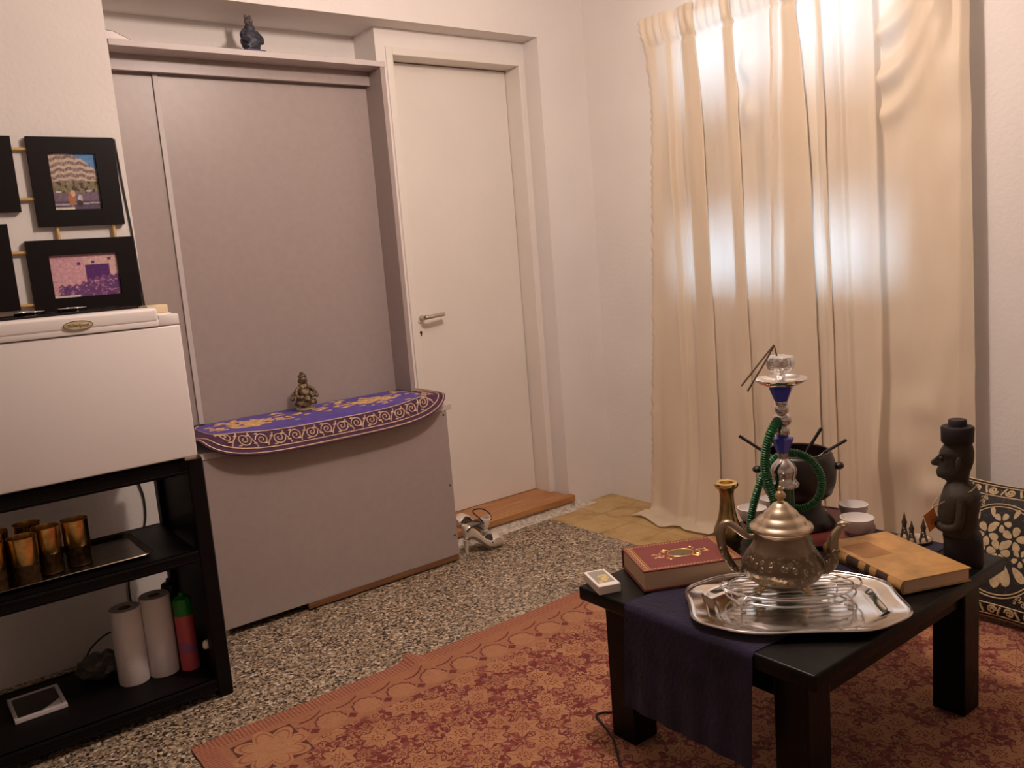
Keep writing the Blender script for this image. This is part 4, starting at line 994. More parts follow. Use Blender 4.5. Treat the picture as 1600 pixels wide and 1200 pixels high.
# ------------------------------------------------------------------ silver tray, wire trivet, teapot
tang = math.atan2(-0.34, 0.36)
ty = thing('silver_tray', 'shaped silver serving tray under the teapot', 'tray', (1.582, 1.090, TR), tang)
def tray_out(t, k=1.0, kk=1.0):
    c, s_ = math.cos(t), math.sin(t); a, c2 = 0.243, 0.172
    r = 1.0 - 0.018 * (math.cos(8 * t)) - 0.015 * math.cos(4 * t)
    e = 2 / 2.6
    return (a * k * r * math.copysign(abs(c) ** e, c), c2 * k * r * math.copysign(abs(s_) ** e, s_))
bm = bmesh.new(); NTY = 96
def tring(k, z_): return [bm.verts.new((*tray_out(2 * PI * i / NTY, k), z_)) for i in range(NTY)]
prof_t = [(0.0, 0.0015), (0.70, 0.0015), (0.76, 0.003), (0.80, 0.010), (0.84, 0.0125), (0.94, 0.0150), (0.985, 0.0185), (1.0, 0.0175), (0.985, 0.0145), (0.84, 0.0105), (0.79, 0.002), (0.74, 0.0), (0.0, 0.0)]
rings = [tring(k, z_) if k else [bm.verts.new((0, 0, z_))] for k, z_ in prof_t]
for A, B in zip(rings, rings[1:]):
    for i in range(NTY):
        i2 = (i + 1) % NTY
        if len(A) == 1: bm.faces.new((A[0], B[i], B[i2]))
        elif len(B) == 1: bm.faces.new((A[i], A[i2], B[0]))
        else: bm.faces.new((A[i], A[i2], B[i2], B[i]))
fin('plate', bm, m_silver, ty, 50)
bm = bmesh.new(); tube(bm, [(*tray_out(2 * PI * i / NTY, 0.988), 0.0178) for i in range(NTY)], 0.003, 6, True); fin('rolled_rim', bm, m_silver, ty, 60)
tv = thing('wire_trivet', 'oval chrome wire trivet between the silver tray and the teapot', 'trivet', (1.612, 1.118, TR + 0.0016), tang)
def oval(a, c_, z_, n=48): return [(a * math.cos(2 * PI * i / n), c_ * math.sin(2 * PI * i / n), z_) for i in range(n)]
TVZ = 0.034
bm = bmesh.new(); tube(bm, oval(0.142, 0.086, TVZ), 0.0026, 6, True); tube(bm, oval(0.146, 0.090, TVZ - 0.014), 0.0022, 6, True); fin('ring', bm, m_chrome, tv, 60)
for k in range(-4, 5):
    yy = k * 0.018; hx = 0.142 * math.sqrt(max(0, 1 - (yy / 0.086) ** 2))
    bm = bmesh.new(); tube(bm, [(-hx, yy, TVZ), (hx, yy, TVZ)], 0.0019, 6); fin('bar', bm, m_chrome, tv, 60)
for sx in (-1, 1):
    for sy in (-1, 1):
        bm = bmesh.new(); tube(bm, cat([(sx * 0.108, sy * 0.056, TVZ), (sx * 0.120, sy * 0.064, TVZ - 0.010), (sx * 0.122, sy * 0.066, 0.003), (sx * 0.112, sy * 0.060, 0.0022)], 5), 0.0026, 6); fin('leg', bm, m_chrome, tv, 60)
    bm = bmesh.new(); tube(bm, cat([(sx * 0.136, -0.034, TVZ), (sx * 0.153, -0.022, TVZ + 0.006), (sx * 0.158, 0, TVZ + 0.008), (sx * 0.153, 0.022, TVZ + 0.006), (sx * 0.136, 0.034, TVZ)], 5), 0.0024, 6); fin('handle', bm, m_chrome, tv, 60)
m_pot, nt, b = newmat('engraved_tarnished_silver'); v, x, y, z = coords(nt)
b.inputs['Metallic'].default_value = 0.9; b.inputs['Roughness'].default_value = 0.38
eng = noise(nt, v, 95.0, 4, 0.65); ve = voro(nt, v, 70.0); band_ = (z.gt(0.028, 0.006)) * (z.lt(0.090, 0.006))
pat = X(nt, ve.outputs['Distance']).gt(0.42, 0.1) * band_
base = ramp(nt, noise(nt, v, 9.0, 4), [(0.3, (0.22, 0.16, 0.10)), (0.7, (0.36, 0.28, 0.19))])
nt.links.new(mixc(nt, pat.max((eng - 0.5).abs().lt(0.035) * band_) * 0.7, base, (0.12, 0.08, 0.045)), b.inputs['Base Color'])
bump(nt, b, (pat * -1.0 + eng), 0.0012)
m_lid = M('polished_old_silver', (0.62, 0.50, 0.36), 0.24, 0.95, var=0.15, vscale=20)
PZ = TR + 0.0016 + TVZ + 0.0026
tpA = math.atan2(-0.80, 0.60)      # spout direction
tp = thing('teapot', 'engraved tarnished silver teapot with a domed lid on the wire trivet', 'teapot', (1.600, 1.128, PZ), tpA)
bm = bmesh.new(); lathe(bm, [(0, 0.006), (0.045, 0.006), (0.062, 0.011), (0.083, 0.027), (0.0915, 0.046), (0.0905, 0.060), (0.081, 0.078), (0.068, 0.096), (0.061, 0.110), (0.0575, 0.122), (0.058, 0.130), (0.0605, 0.134), (0, 0.134)], 48, fn=lambda a, r, z_: r * (1 + 0.012 * math.cos(10 * a) * min(1, max(0, (z_ - 0.08) / 0.03)))); fin('body', bm, m_pot, tp, 50)
bm = bmesh.new(); lathe(bm, [(0.0600, 0.1345), (0.0695, 0.137), (0.0710, 0.141), (0.0690, 0.146), (0.060, 0.150), (0.0560, 0.155), (0.0535, 0.161), (0.0440, 0.166), (0.0395, 0.171), (0.0370, 0.177), (0.028, 0.184), (0.022, 0.190), (0.016, 0.197), (0.010, 0.200), (0, 0.201)], 48); ld_ = fin('lid', bm, m_lid, tp, 50)
bm = bmesh.new(); lathe(bm, [(0, 0.198), (0.006, 0.200), (0.0055, 0.204), (0.0115, 0.210), (0.0125, 0.216), (0.009, 0.222), (0.0045, 0.226), (0.006, 0.230), (0.004, 0.235), (0, 0.238)], 24); fin('knob', bm, m_brass, ld_, 50)
bm = bmesh.new(); sp_p = cat([(0.076, 0, 0.048), (0.096, 0, 0.048), (0.108, 0, 0.064), (0.110, 0, 0.092), (0.113, 0, 0.116), (0.124, 0, 0.134), (0.140, 0, 0.148)], 6)
nn = len(sp_p); tube(bm, sp_p, [0.021 - 0.0135 * (i / (nn - 1)) ** 0.7 for i in range(nn)], 14)
fin('spout', bm, m_pot, tp, 60)
bm = bmesh.new(); blob(bm, (0.134, 0, 0.150), (0.014, 0.009, 0.006), 10, 6, 0.2); fin('spout_lip', bm, m_lid, tp, 60)
bm = bmesh.new(); hp = cat([(-0.058, 0, 0.116), (-0.078, 0, 0.118), (-0.100, 0, 0.136), (-0.118, 0, 0.147), (-0.132, 0, 0.138), (-0.137, 0, 0.112), (-0.130, 0, 0.080), (-0.117, 0, 0.052), (-0.104, 0, 0.036), (-0.084, 0, 0.034)], 6)
nn = len(hp); tube(bm, hp, [0.0068 + 0.0035 * math.sin(PI * i / nn) for i in range(nn)], 10); fin('handle', bm, m_pot, tp, 60)
for q in range(4):
    a = PI / 4 + q * PI / 2; bm = bmesh.new(); cx_, cy_ = 0.062 * math.cos(a), 0.062 * math.sin(a)
    tube(bm, cat([(cx_ * 0.95, cy_ * 0.95, 0.016), (cx_ * 1.12, cy_ * 1.12, 0.010), (cx_ * 1.18, cy_ * 1.18, 0.004)], 4), [0.009] * 4 + [0.007] * 4 + [0.005], 8); blob(bm, (cx_ * 1.2, cy_ * 1.2, 0.0045), (0.008, 0.008, 0.0045), 10, 6); fin('foot', bm, m_brass, tp, 60)

# ------------------------------------------------------------------ brass vase
vs = thing('brass_vase', 'slender brass vase with a flared lip between the red book and the hookah', 'vase', (1.803, 1.442, TR))
bm = bmesh.new(); lathe(bm, [(0, 0), (0.030, 0), (0.032, 0.006), (0.030, 0.012), (0.037, 0.024), (0.0395, 0.040), (0.036, 0.056), (0.027, 0.080), (0.0215, 0.105), (0.0190, 0.130), (0.0185, 0.150), (0.0200, 0.162), (0.0215, 0.168)], 40, fn=lambda a, r, z_: r * (1 + 0.02 * math.cos(14 * a))); fin('body', bm, M('dark_fluted_brass', (0.40, 0.27, 0.11), 0.25, 1.0, var=0.35, vscale=25), vs, 50)
bm = bmesh.new(); lathe(bm, [(0.0205, 0.166), (0.0290, 0.170), (0.0325, 0.177), (0.0310, 0.184), (0.025, 0.187), (0.018, 0.184), (0.015, 0.165), (0.013, 0.10)], 40); fin('lip', bm, M('bright_brass', (0.80, 0.58, 0.24), 0.22, 1.0), vs, 50)

# ------------------------------------------------------------------ hookah
HK = (1.840, 1.285)
hk = thing('hookah', 'chrome and blue hookah with a coiled green hose behind the teapot', 'hookah', (HK[0], HK[1], TR))
def HZ(name, bm, mat, parent=hk, smooth=50):
    for v_ in bm.verts: v_.co.z -= TR
    return fin(name, bm, mat, parent, smooth)
m_bluep = M('cobalt_blue_acrylic', (0.022, 0.040, 0.46), 0.18, spec=0.6); m_foil = M('crumpled_foil', (0.85, 0.83, 0.80), 0.22, 1.0, bmp=0.004, bscale=110)
m_gglass = M('dark_green_glass', (0.004, 0.045, 0.025), 0.08, spec=0.7); m_hose = M('green_hose', (0.010, 0.115, 0.028), 0.40); m_pew = M('hookah_chrome', (0.62, 0.58, 0.56), 0.16, 1.0)
bm = bmesh.new(); lathe(bm, [(0, TR), (0.044, TR), (0.048, 0.428), (0.049, 0.445), (0.050, 0.470), (0.038, 0.500), (0.029, 0.530), (0.0255, 0.560), (0.025, 0.600), (0.028, 0.612), (0, 0.612)], 40); HZ('glass_base', bm, m_gglass)
bm = bmesh.new(); lathe(bm, [(0.029, 0.608), (0.0375, 0.612), (0.0385, 0.620), (0.033, 0.626), (0.029, 0.634), (0.033, 0.648), (0.0335, 0.658), (0.029, 0.669), (0.021, 0.678), (0.013, 0.686), (0.0145, 0.700), (0.0150, 0.704), (0, 0.704)], 40); HZ('bell', bm, m_pew)
bm = bmesh.new(); lathe(bm, [(0, 0.701), (0.0155, 0.701), (0.0285, 0.739), (0.024, 0.742), (0, 0.742)], 8); HZ('blue_collar', bm, m_bluep, hk, 20)
bm = bmesh.new(); lathe(bm, [(0.014, 0.741), (0.0150, 0.748), (0.0185, 0.752), (0.0190, 0.766), (0.0165, 0.770), (0.0150, 0.773), (0.021, 0.778), (0.0245, 0.786), (0.0248, 0.793), (0.021, 0.801), (0.0135, 0.806), (0.0175, 0.810), (0.0180, 0.822), (0.014, 0.826), (0.0165, 0.832), (0.0150, 0.838), (0, 0.838)], 40); HZ('stem', bm, m_pew)
bm = bmesh.new(); lathe(bm, [(0, 0.836), (0.0160, 0.836), (0.0300, 0.872), (0.026, 0.876), (0, 0.876)], 8); HZ('blue_collar', bm, m_bluep, hk, 20)
bm = bmesh.new(); lathe(bm, [(0, 0.8735), (0.022, 0.8735), (0.046, 0.880), (0.062, 0.889), (0.0655, 0.895), (0.0645, 0.8965), (0.058, 0.891), (0.040, 0.884), (0, 0.881)], 48); HZ('ash_plate', bm, m_silver)
bm = bmesh.new(); lathe(bm, [(0.011, 0.880), (0.012, 0.905), (0.018, 0.912), (0.031, 0.920), (0.0365, 0.934), (0.0365, 0.944), (0.033, 0.952), (0.020, 0.956), (0, 0.955)], 40, fn=lambda a, r, z_: r * (1 + 0.05 * mnoise.noise((math.cos(a) * 6, math.sin(a) * 6, z_ * 160)))); HZ('foil_bowl', bm, m_foil, hk, 20)
def rib(path, r, pitch=0.0062):
    P = [Vector(p) for p in path]; out = [P[0]]; L_ = [0.0]
    acc = 0
    for a, b_ in zip(P, P[1:]):
        n_ = max(1, int((b_ - a).length / (pitch / 4)))
        for q in range(1, n_ + 1): out.append(a.lerp(b_, q / n_)); L_.append(acc + (b_ - a).length * q / n_)
        acc += (b_ - a).length
    return out, [r * (1 + 0.15 * math.sin(2 * PI * l / pitch)) for l in L_]
lx, ly = HK
def rel(p): return (p[0] - lx, p[1] - ly, p[2])
bm = bmesh.new()
lp = [(1.850, 1.300, 0.590), (1.865, 1.31, 0.565), (1.877, 1.293, 0.544), (1.898, 1.263, 0.543), (1.917, 1.236, 0.57), (1.923, 1.228, 0.622), (1.909, 1.247, 0.67), (1.884, 1.283, 0.692), (1.861, 1.316, 0.682), (1.843, 1.343, 0.644), (1.83, 1.36, 0.591), (1.822, 1.372, 0.538), (1.817, 1.379, 0.484), (1.822, 1.376, 0.440)]
pp, rr = rib(cat([rel(p) for p in lp], 8), 0.0100); tube(bm, pp, rr, 8)
lp = [(1.830, 1.275, 0.552), (1.797, 1.277, 0.562), (1.789, 1.288, 0.608), (1.782, 1.298, 0.659), (1.783, 1.297, 0.71), (1.79, 1.287, 0.757), (1.808, 1.282, 0.783), (1.828, 1.284, 0.788)]
pp, rr = rib(cat([rel(p) for p in lp], 8), 0.0115); tube(bm, pp, rr, 8)
lp = [(1.826, 1.260, 0.560), (1.811, 1.221, 0.519), (1.823, 1.205, 0.480), (1.828, 1.197, 0.448), (1.825, 1.200, 0.433)]
pp, rr = rib(cat([rel(p) for p in lp], 8), 0.0110); tube(bm, pp, rr, 8)
HZ('hose', bm, m_hose)
m_steelb = M('brown_steel', (0.28, 0.20, 0.14), 0.35, 0.8)
tg = thing('charcoal_tongs', 'thin metal charcoal tongs hooked on the hookah ash plate', 'tongs', (1.790, 1.300, 0.90))
for P in ([(1.760, 1.347, 0.884), (1.801, 1.289, 0.972), (1.808, 1.279, 0.986)], [(1.769, 1.335, 0.87), (1.792, 1.301, 0.937), (1.808, 1.278, 0.985), (1.812, 1.275, 0.958)]):
    bm = bmesh.new(); tube(bm, [Vector(p) - Vector((1.790, 1.300, 0.90)) for p in P], 0.0024, 6); fin('arm', bm, m_steelb, tg, 60)

# ------------------------------------------------------------------ round lacquer tray, fondue pot with forks, bowls
lq = thing('lacquer_tray', 'round dark red lacquer tray under the black pot and white bowls', 'tray', (2.062, 1.366, TR))
bm = bmesh.new(); lathe(bm, [(0, 0), (0.160, 0), (0.176, 0.006), (0.180, 0.012), (0.177, 0.012), (0.164, 0.006), (0, 0.005)], 56); fin('plate', bm, M('dark_red_lacquer', (0.16, 0.035, 0.03), 0.3), lq, 40)
bm = bmesh.new(); tube(bm, [(0.1785 * math.cos(t * PI / 32), 0.1785 * math.sin(t * PI / 32), 0.012) for t in range(64)], 0.003, 6, True); fin('rim', bm, M('rim_purple_brown', (0.12, 0.05, 0.06), 0.35), lq, 60)
LZ = TR + 0.0055
m_iron = M('dark_brown_enamel', (0.014, 0.008, 0.006), 0.38, var=0.3, vscale=12)
PT = (2.075, 1.402)
fp = thing('fondue_pot', 'black fondue pot on a dark stand behind the hookah', 'pot', (PT[0], PT[1], LZ))
def FZ(name, bm, mat=m_iron):
    for v_ in bm.verts: v_.co.z -= LZ
    return fin(name, bm, mat, fp, 50)
bm = bmesh.new(); lathe(bm, [(0, 0.503), (0.070, 0.503), (0.093, 0.520), (0.103, 0.550), (0.106, 0.580), (0.103, 0.610), (0.096, 0.632), (0.091, 0.640), (0.085, 0.641), (0.088, 0.628), (0.096, 0.58), (0.085, 0.53), (0, 0.515)], 48); FZ('bowl', bm)
bm = bmesh.new(); lathe(bm, [(0.062, LZ), (0.098, LZ), (0.100, 0.432), (0.088, 0.450), (0.070, 0.470), (0.062, 0.485), (0.066, 0.504), (0.058, 0.504), (0.052, 0.485), (0.058, 0.46), (0.062, LZ)], 48); FZ('stand', bm)
vx, vy = math.sin(math.atan2(PT[1], PT[0])), -math.cos(math.atan2(PT[1], PT[0]))
for sg in (-1, 1):
    bm = bmesh.new(); blob(bm, (sg * vx * 0.112, sg * vy * 0.112, 0.592 + 0.006 * sg), (0.014, 0.014, 0.011), 12, 8); FZ('knob_handle', bm)
bm = bmesh.new(); tube(bm, [(0.088 * math.cos(t * PI / 24), 0.088 * math.sin(t * PI / 24), 0.641) for t in range(48)], 0.0035, 6, True); FZ('rim', bm, M('pot_rim', (0.05, 0.03, 0.025), 0.3))
m_fh = M('fork_handle', (0.018, 0.014, 0.014), 0.4)
for tip, ent, lab in (((1.988, 1.536, 0.686), (2.030, 1.470, 0.632), 'fondue fork with a black handle leaning left out of the pot'),
                      ((2.115, 1.348, 0.707), (2.094, 1.382, 0.640), 'fondue fork with an upright black handle in the middle of the pot'),
                      ((2.153, 1.294, 0.672), (2.120, 1.345, 0.634), 'fondue fork with a black handle leaning right out of the pot')):
    A = Vector(tip); B = Vector(ent); D = (B - A).normalized(); E_ = B + D * 0.045
    f_ = thing('fondue_fork', lab, 'fork', E_, 0, 'fondue forks in the pot')
    bm = bmesh.new(); tube(bm, [A - E_, B - E_], 0.0046, 10); fin('handle', bm, m_fh, f_, 50)
    bm = bmesh.new(); tube(bm, [B - E_, D * 0.0], 0.0016, 6); fin('tine_rod', bm, m_chrome, f_, 50)
m_porc = M('white_porcelain', (0.80, 0.75, 0.72), 0.18, spec=0.6)
bowl0 = None
for (cx_, cy_, sc_, lab) in ((2.088, 1.228, 1.0, 'white porcelain bowl nearest the tan book, front right on the lacquer tray'), (2.200, 1.305, 0.92, 'white porcelain bowl behind the other on the right of the pot'),
                             (1.995, 1.505, 0.95, 'white porcelain bowl left of the pot, seen beside the brass vase'), (2.120, 1.522, 0.85, 'white porcelain bowl farthest back on the left of the pot')):
    if bowl0 is None:
        bowl0 = thing('porcelain_bowl', lab, 'bowl', (cx_, cy_, LZ + 0.0005), 0, 'white porcelain bowls around the pot')
        bm = bmesh.new(); lathe(bm, [(0, 0.004), (0.022, 0.004), (0.034, 0.014), (0.042, 0.032), (0.0445, 0.050), (0.0425, 0.0505), (0.0395, 0.034), (0.031, 0.018), (0.018, 0.010), (0, 0.009)], 40); fin('bowl', bm, m_porc, bowl0, 60)
        bm = bmesh.new(); lathe(bm, [(0.017, 0.0), (0.020, 0.0), (0.021, 0.006), (0.015, 0.006), (0.017, 0.0)], 28); fin('foot_ring', bm, m_porc, bowl0, 50)
    else:
        o = dup(bowl0, (cx_, cy_, LZ + 0.0005 if cy_ < 1.5 else LZ + 0.0005), 0, lab); o.scale = (sc_, sc_, sc_)

# ------------------------------------------------------------------ miniature towers on a small dish
m_mini = M('dark_pewter_souvenir', (0.13, 0.10, 0.075), 0.4, 0.7)
pl_ = thing('pewter_dish', 'small pewter dish holding miniature towers beside the statue', 'dish', (2.146, 1.100, TZ + 0.0002), 0)
bm = bmesh.new(); lathe(bm, [(0, 0), (0.030, 0), (0.042, 0.005), (0.046, 0.010), (0.044, 0.011), (0.030, 0.005), (0, 0.005)], 40); fin('plate', bm, M('worn_pewter', (0.45, 0.37, 0.28), 0.35, 0.8, var=0.3, vscale=40), pl_, 40)
bm = bmesh.new(); tube(bm, [(0.045 * math.cos(t * PI / 24), 0.045 * math.sin(t * PI / 24), 0.0105) for t in range(48)], 0.0012, 6, True); fin('rim', bm, m_mini, pl_, 60)
for (cx_, cy_, hh, lab) in ((2.148, 1.126, 0.072, 'tallest miniature metal tower on the pewter dish, leftmost of three'), (2.136, 1.100, 0.056, 'shortest miniature metal tower in the middle of the pewter dish'), (2.152, 1.076, 0.064, 'miniature metal tower on the pewter dish nearest the paper tag')):
    g = thing('miniature_tower', lab, 'figurine', (cx_, cy_, TZ + 0.0056), 0.5, 'miniature towers on the dish')
    bm = bmesh.new()
    for sx in (-1, 1):
        for sy in (-1, 1): tube(bm, cat([(sx * 0.009, sy * 0.009, 0), (sx * 0.0055, sy * 0.0055, hh * 0.20), (sx * 0.0035, sy * 0.0035, hh * 0.38)], 4), 0.0028, 6)
    fin('legs', bm, m_mini, g, 60)
    bm = bmesh.new(); lathe(bm, [(0, hh * 0.34), (0.0068, hh * 0.34), (0.0068, hh * 0.40), (0.0055, hh * 0.42), (0.0060, hh * 0.55), (0.0072, hh * 0.62), (0.0052, hh * 0.72), (0.0034, hh * 0.80), (0.0030, hh * 0.88), (0.0018, hh * 0.90), (0.0012, hh), (0, hh)], 12); box(bm, -0.008, 0.008, -0.008, 0.008, hh * 0.19, hh * 0.23); fin('shaft', bm, m_mini, g, 40)

# ------------------------------------------------------------------ carved statue with a hat and a paper tag
m_stone = M('dark_olive_stone', (0.026, 0.018, 0.009), 0.72, var=0.4, vscale=25, bmp=0.002, bscale=60); m_hat = M('dark_slate', (0.018, 0.012, 0.013), 0.6, spec=0.3)
mo = thing('carved_statue', 'dark carved statue with a long-nosed head and flat round hat on the table', 'statue', (2.092, 0.955, TZ + 0.0003), math.atan2(0.91, -0.41))
def mz(z_): return z_ - TZ
bm = bmesh.new(); sections(bm, [(0, 0.034, -0.052, 0.050), (0.006, 0.036, -0.054, 0.052), (mz(0.470), 0.036, -0.052, 0.050), (mz(0.486), 0.038, -0.048, 0.047)], 28, p=3.5); fin('base', bm, m_hat, mo, 50)
bm = bmesh.new()
sections(bm, [(mz(0.480), 0.034, -0.040, 0.044), (mz(0.500), 0.042, -0.040, 0.046), (mz(0.540), 0.050, -0.042, 0.050), (mz(0.565), 0.046, -0.046, 0.055), (mz(0.588), 0.040, -0.046, 0.056), (mz(0.602), 0.036, -0.040, 0.050), (mz(0.614), 0.030, -0.028, 0.036), (mz(0.622), 0.028, -0.022, 0.026),
              (mz(0.628), 0.036, -0.020, 0.024), (mz(0.634), 0.050, -0.021, 0.026), (mz(0.645), 0.053, -0.023, 0.028), (mz(0.653), 0.050, -0.025, 0.028), (mz(0.658), 0.047, -0.027, 0.028), (mz(0.672), 0.044, -0.031, 0.029), (mz(0.686), 0.041, -0.032, 0.030), (mz(0.691), 0.046, -0.032, 0.031), (mz(0.698), 0.044, -0.032, 0.031), (mz(0.708), 0.038, -0.030, 0.029), (mz(0.724), 0.032, -0.026, 0.026)], 32, p=2.6)
# nose, lips, brow, ears, arms belong to the same carving
b2 = bmesh.new(); pts = [(0.040, mz(0.694), 0.005), (0.050, mz(0.682), 0.007), (0.064, mz(0.668), 0.010), (0.060, mz(0.662), 0.010), (0.044, mz(0.660), 0.009)]
A = [b2.verts.new((p[0], p[2], p[1])) for p in pts]; B = [b2.verts.new((p[0], -p[2], p[1])) for p in pts]
for i in range(len(pts) - 1): b2.faces.new((A[i], A[i + 1], B[i + 1], B[i]))
b2.faces.new(A); b2.faces.new(B[::-1]); b2.faces.new((A[0], B[0], B[-1], A[-1])); merge(bm, b2)
for sy in (-1, 1):
    blob(bm, (0.040, sy * 0.016, mz(0.684)), (0.006, 0.008, 0.004), 10, 6)
    blob(bm, (0.002, sy * 0.031, mz(0.670)), (0.008, 0.005, 0.020), 12, 8)
    tube(bm, cat([(-0.004, sy * 0.054, mz(0.590)), (-0.002, sy * 0.058, mz(0.555)), (0.006, sy * 0.054, mz(0.520)), (0.034, sy * 0.038, mz(0.510)), (0.050, sy * 0.012, mz(0.514))], 5), 0.010, 10)
fin('body', bm, m_stone, mo, 50)
bm = bmesh.new(); lathe(bm, [(0, mz(0.720)), (0.034, mz(0.720)), (0.0365, mz(0.723)), (0.0375, mz(0.757)), (0.035, mz(0.761)), (0.021, mz(0.762)), (0.021, mz(0.775)), (0.019, mz(0.778)), (0, mz(0.778))], 40, 0.005, 0); fin('hat', bm, m_hat, mo, 40)
m_string = M('natural_string', (0.45, 0.32, 0.18), 0.8)
bm = bmesh.new(); tube(bm, cat([(-0.036, 0.0, mz(0.612)), (-0.020, 0.040, mz(0.606)), (0.020, 0.046, mz(0.588)), (0.052, 0.024, mz(0.562)), (0.060, 0.008, mz(0.550)), (0.054, -0.010, mz(0.565)), (0.024, -0.046, mz(0.590)), (-0.020, -0.040, mz(0.606)), (-0.036, 0.0, mz(0.612))], 6), 0.0014, 6); fin('string', bm, m_string, mo, 60)
tagp = bmesh.new(); c0 = Vector((0.062, 0.030, mz(0.527)))
e1 = Vector((0.55, 0.60, 0.0)).normalized(); e2 = Vector((-0.10, -0.05, 1.0)).normalized(); nrm = e1.cross(e2).normalized()
rot_ = math.radians(-28); u1 = e1 * math.cos(rot_) + e2 * math.sin(rot_); u2 = e2 * math.cos(rot_) - e1 * math.sin(rot_)
V8 = [tagp.verts.new(c0 + u1 * a * 0.017 + u2 * b_ * 0.027 + nrm * k * 0.0005) for k in (-1, 1) for a, b_ in ((-1, -1), (1, -1), (1, 1), (-1, 1))]
for f in ((0, 1, 2, 3), (7, 6, 5, 4), (0, 4, 5, 1), (1, 5, 6, 2), (2, 6, 7, 3), (3, 7, 4, 0)): tagp.faces.new([V8[i] for i in f])
pt_ = fin('paper_tag', tagp, M('orange_kraft_paper', (0.58, 0.22, 0.07), 0.7, var=0.15, vscale=40), mo)
tm = bmesh.new()
for k in (-1, 1): blob(tm, c0 + nrm * k * 0.0006 + u2 * -0.006, (0.006, 0.006, 0.008), 8, 6)
fin('tag_print', tm, M('tag_print_brown', (0.30, 0.07, 0.02), 0.7), pt_)

# ------------------------------------------------------------------ floor cushion
m_cub, nt, b = newmat('black_brocade'); v, x, y, z = coords(nt)
nt.links.new(mixc(nt, noise(nt, v, 120, 2).gt(0.66, 0.1), (0.012, 0.009, 0.008), (0.10, 0.07, 0.04)), b.inputs['Base Color']); b.inputs['Roughness'].default_value = 0.7
m_cug = M('cream_gold_brocade', (0.56, 0.42, 0.24), 0.6, var=0.2, vscale=60)
CW, CH = 0.200, 0.222
foot = Vector((2.655, 1.105, 0.012)); head = Vector((2.805, 1.105, 0.400))
cu = thing('brocade_cushion', 'black and gold brocade cushion leaning against the wall behind the table', 'cushion', foot)
vax = (head - foot).normalized(); uax = Vector((0, -1, 0)); nax = vax.cross(uax).normalized()
if nax.x > 0: nax = -nax
ctr = vax * CH
def cush(u, v, side=1, off=0.0):
    pu = 1 - 0.07 * (1 - v * v); pv = 1 - 0.07 * (1 - u * u)
    t = 0.062 * max(0, (1 - u ** 4)) ** 0.5 * max(0, (1 - v ** 4)) ** 0.5
    return ctr + uax * (u * pu * CW) + vax * (v * pv * CH) + nax * (side * t + off)
bm = bmesh.new(); n = 28; F = [[bm.verts.new(cush(-1 + 2 * i / n, -1 + 2 * j / n)) for i in range(n + 1)] for j in range(n + 1)]; Bk = [[bm.verts.new(cush(-1 + 2 * i / n, -1 + 2 * j / n, -1)) for i in range(n + 1)] for j in range(n + 1)]
for G in (F, Bk):
    for j in range(n):
        for i in range(n): bm.faces.new((G[j][i], G[j][i + 1], G[j + 1][i + 1], G[j + 1][i]))
bmesh.ops.remove_doubles(bm, verts=bm.verts, dist=1e-5); fin('cover', bm, m_cub, cu, 180)
def cu_poly(bm, pts, off=0.0015):
    """filled convex-ish patch on the front face: fan around the mean"""
    m_ = (sum(p[0] for p in pts) / len(pts), sum(p[1] for p in pts) / len(pts)); c = bm.verts.new(cush(*m_, 1, off + 0.001)); V_ = [bm.verts.new(cush(*p, 1, off)) for p in pts]
    for i in range(len(V_)): bm.faces.new((c, V_[i], V_[(i + 1) % len(V_)]))
def petal(bm, u, v, a, L_, w): 
    ca_, sa_ = math.cos(a), math.sin(a); P = []
    for t in range(12):
        q = 2 * PI * t / 12; lx_ = L_ * (0.5 - 0.5 * math.cos(q)); ly_ = w * math.sin(q) * (1 - 0.35 * math.cos(q))
        P.append((u + lx_ * ca_ - ly_ * sa_, v + (lx_ * sa_ + ly_ * ca_)))
    cu_poly(bm, P)
def cu_line(bm, pts, r): tube(bm, [cush(p[0], p[1], 1, 0.001) for p in pts], r, 5)
bm = bmesh.new()
for (fu, fv, R0, np_) in ((-0.22, 0.22, 0.155, 5), (0.20, 0.20, 0.155, 5), (-0.02, 0.42, 0.12, 5), (0.0, -0.02, 0.15, 6), (-0.34, -0.02, 0.10, 5), (0.34, -0.06, 0.10, 5)):
    for q in range(np_): a = 2 * PI * q / np_ + fu * 7; petal(bm, fu + 0.035 * math.cos(a), fv + 0.035 * math.sin(a), a, R0, R0 * 0.36)
for (u, v, a, L_) in ((-0.40, 0.30, 2.6, 0.20), (-0.38, 0.40, 1.9, 0.20), (-0.15, 0.48, 1.9, 0.16), (0.15, 0.50, 1.2, 0.16), (0.40, 0.36, 0.6, 0.2), (-0.05, -0.18, 4.3, 0.34), (-0.18, -0.16, 4.0, 0.34), (0.10, -0.18, 5.0, 0.34), (-0.28, -0.20, 3.7, 0.26), (0.25, -0.2, 5.5, 0.28), (0.02, -0.2, 4.7, 0.36)): petal(bm, u, v, a, L_, L_ * 0.22)
fin('flower_brocade', bm, m_cug, cu, 180)
bm = bmesh.new()
for k in (0.655, 0.70): cu_line(bm, [(k * math.cos(2 * PI * t / 60), k * math.sin(2 * PI * t / 60)) for t in range(61)], 0.0022)
for k in (0.80, 0.955): 
    for a_, b_ in (((-1, -1), (1, -1)), ((1, -1), (1, 1)), ((1, 1), (-1, 1)), ((-1, 1), (-1, -1))): cu_line(bm, [(k * (a_[0] + (b_[0] - a_[0]) * t / 16), k * (a_[1] + (b_[1] - a_[1]) * t / 16)) for t in range(17)], 0.0022)
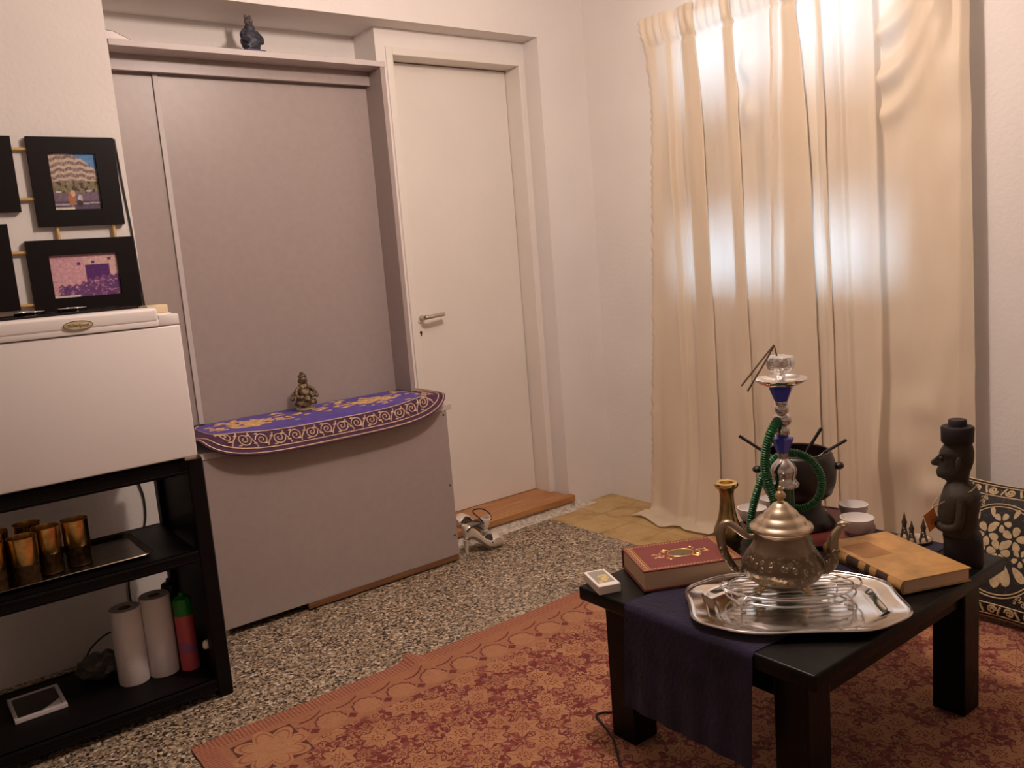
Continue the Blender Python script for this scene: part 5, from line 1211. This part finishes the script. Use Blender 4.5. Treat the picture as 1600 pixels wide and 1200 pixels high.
for side in range(4):
    ca_, sa_ = (1, 0, -1, 0)[side], (0, 1, 0, -1)[side]
    for q in range(7):
        m_ = -0.78 + q * 0.26; fl = 1 if q % 2 else -1
        P = [(m_ + fl * 0.072 * (1 - t / 24) * math.cos(t * 0.5), -0.878 + 0.06 * (1 - t / 24) * math.sin(t * 0.5)) for t in range(22)]
        cu_line(bm, [(p[0] * ca_ - p[1] * sa_, p[0] * sa_ + p[1] * ca_) for p in P], 0.0034)
        P = [(m_ + 0.08 + 0.05 * t / 8, -0.878 + fl * 0.055 * (t / 4 - 1)) for t in range(9)]
        cu_line(bm, [(p[0] * ca_ - p[1] * sa_, p[0] * sa_ + p[1] * ca_) for p in P], 0.0036)
rg = random.Random(9)
for sx in (-1, 1):
    for sy in (-1, 1):
        for _ in range(60):
            u, v = rg.uniform(0.32, 0.77), rg.uniform(0.32, 0.77)
            if u * u + v * v < 0.53: continue
            a = rg.uniform(0, 6.28); cu_line(bm, [(sx * (u + 0.03 * math.cos(a + t * 0.9) * (1 - t / 8)), sy * (v + 0.03 * math.sin(a + t * 0.9) * (1 - t / 8))) for t in range(7)], 0.0016)
fin('scroll_brocade', bm, m_cug, cu, 60)
bm = bmesh.new(); tube(bm, [cush(u, v, 1, 0) for u, v in [(-1 + t / 10, -1) for t in range(20)] + [(1, -1 + t / 10) for t in range(20)] + [(1 - t / 10, 1) for t in range(20)] + [(-1, 1 - t / 10) for t in range(20)]], 0.003, 6, True); fin('piping', bm, m_cug, cu, 60)

# cable on the rug by the table leg
bm = bmesh.new(); tube(bm, cat([(1.50, 1.62, 0.0105), (1.466, 1.590, 0.0105), (1.446, 1.604, 0.0105), (1.420, 1.606, 0.0105), (1.400, 1.556, 0.0105), (1.380, 1.506, 0.0105), (1.334, 1.440, 0.0105), (1.300, 1.390, 0.0105), (1.24, 1.26, 0.0105), (1.22, 1.1, 0.0105)], 6), 0.0032, 6)
tag(fin('floor_cable', bm, m_cable, None, 60), 'thin black cable lying on the rug by the near table leg', 'cable')

# ------------------------------------------------------------------ ceiling lamp (out of frame, its bulb lights the room)
lampo = thing('ceiling_lamp', 'bare-bulb ceiling lamp above the low table, outside the picture', 'lamp', (LAMP[0], LAMP[1], CE))
bm = bmesh.new(); lathe(bm, [(0, 0), (0.05, 0), (0.052, -0.006), (0.040, -0.022), (0.012, -0.030), (0, -0.030)], 28); fin('canopy', bm, m_gloss_white, lampo, 40)
bm = bmesh.new(); tube(bm, [(0, 0, -0.028), (0, 0, -0.120)], 0.004, 8); fin('cord', bm, m_cable, lampo, 60)
bm = bmesh.new(); lathe(bm, [(0, -0.115), (0.016, -0.118), (0.018, -0.160), (0, -0.160)], 20); fin('socket', bm, m_dark, lampo, 40)
lo.parent = lampo; lo.location = (0, 0, LAMP[2] - CE)
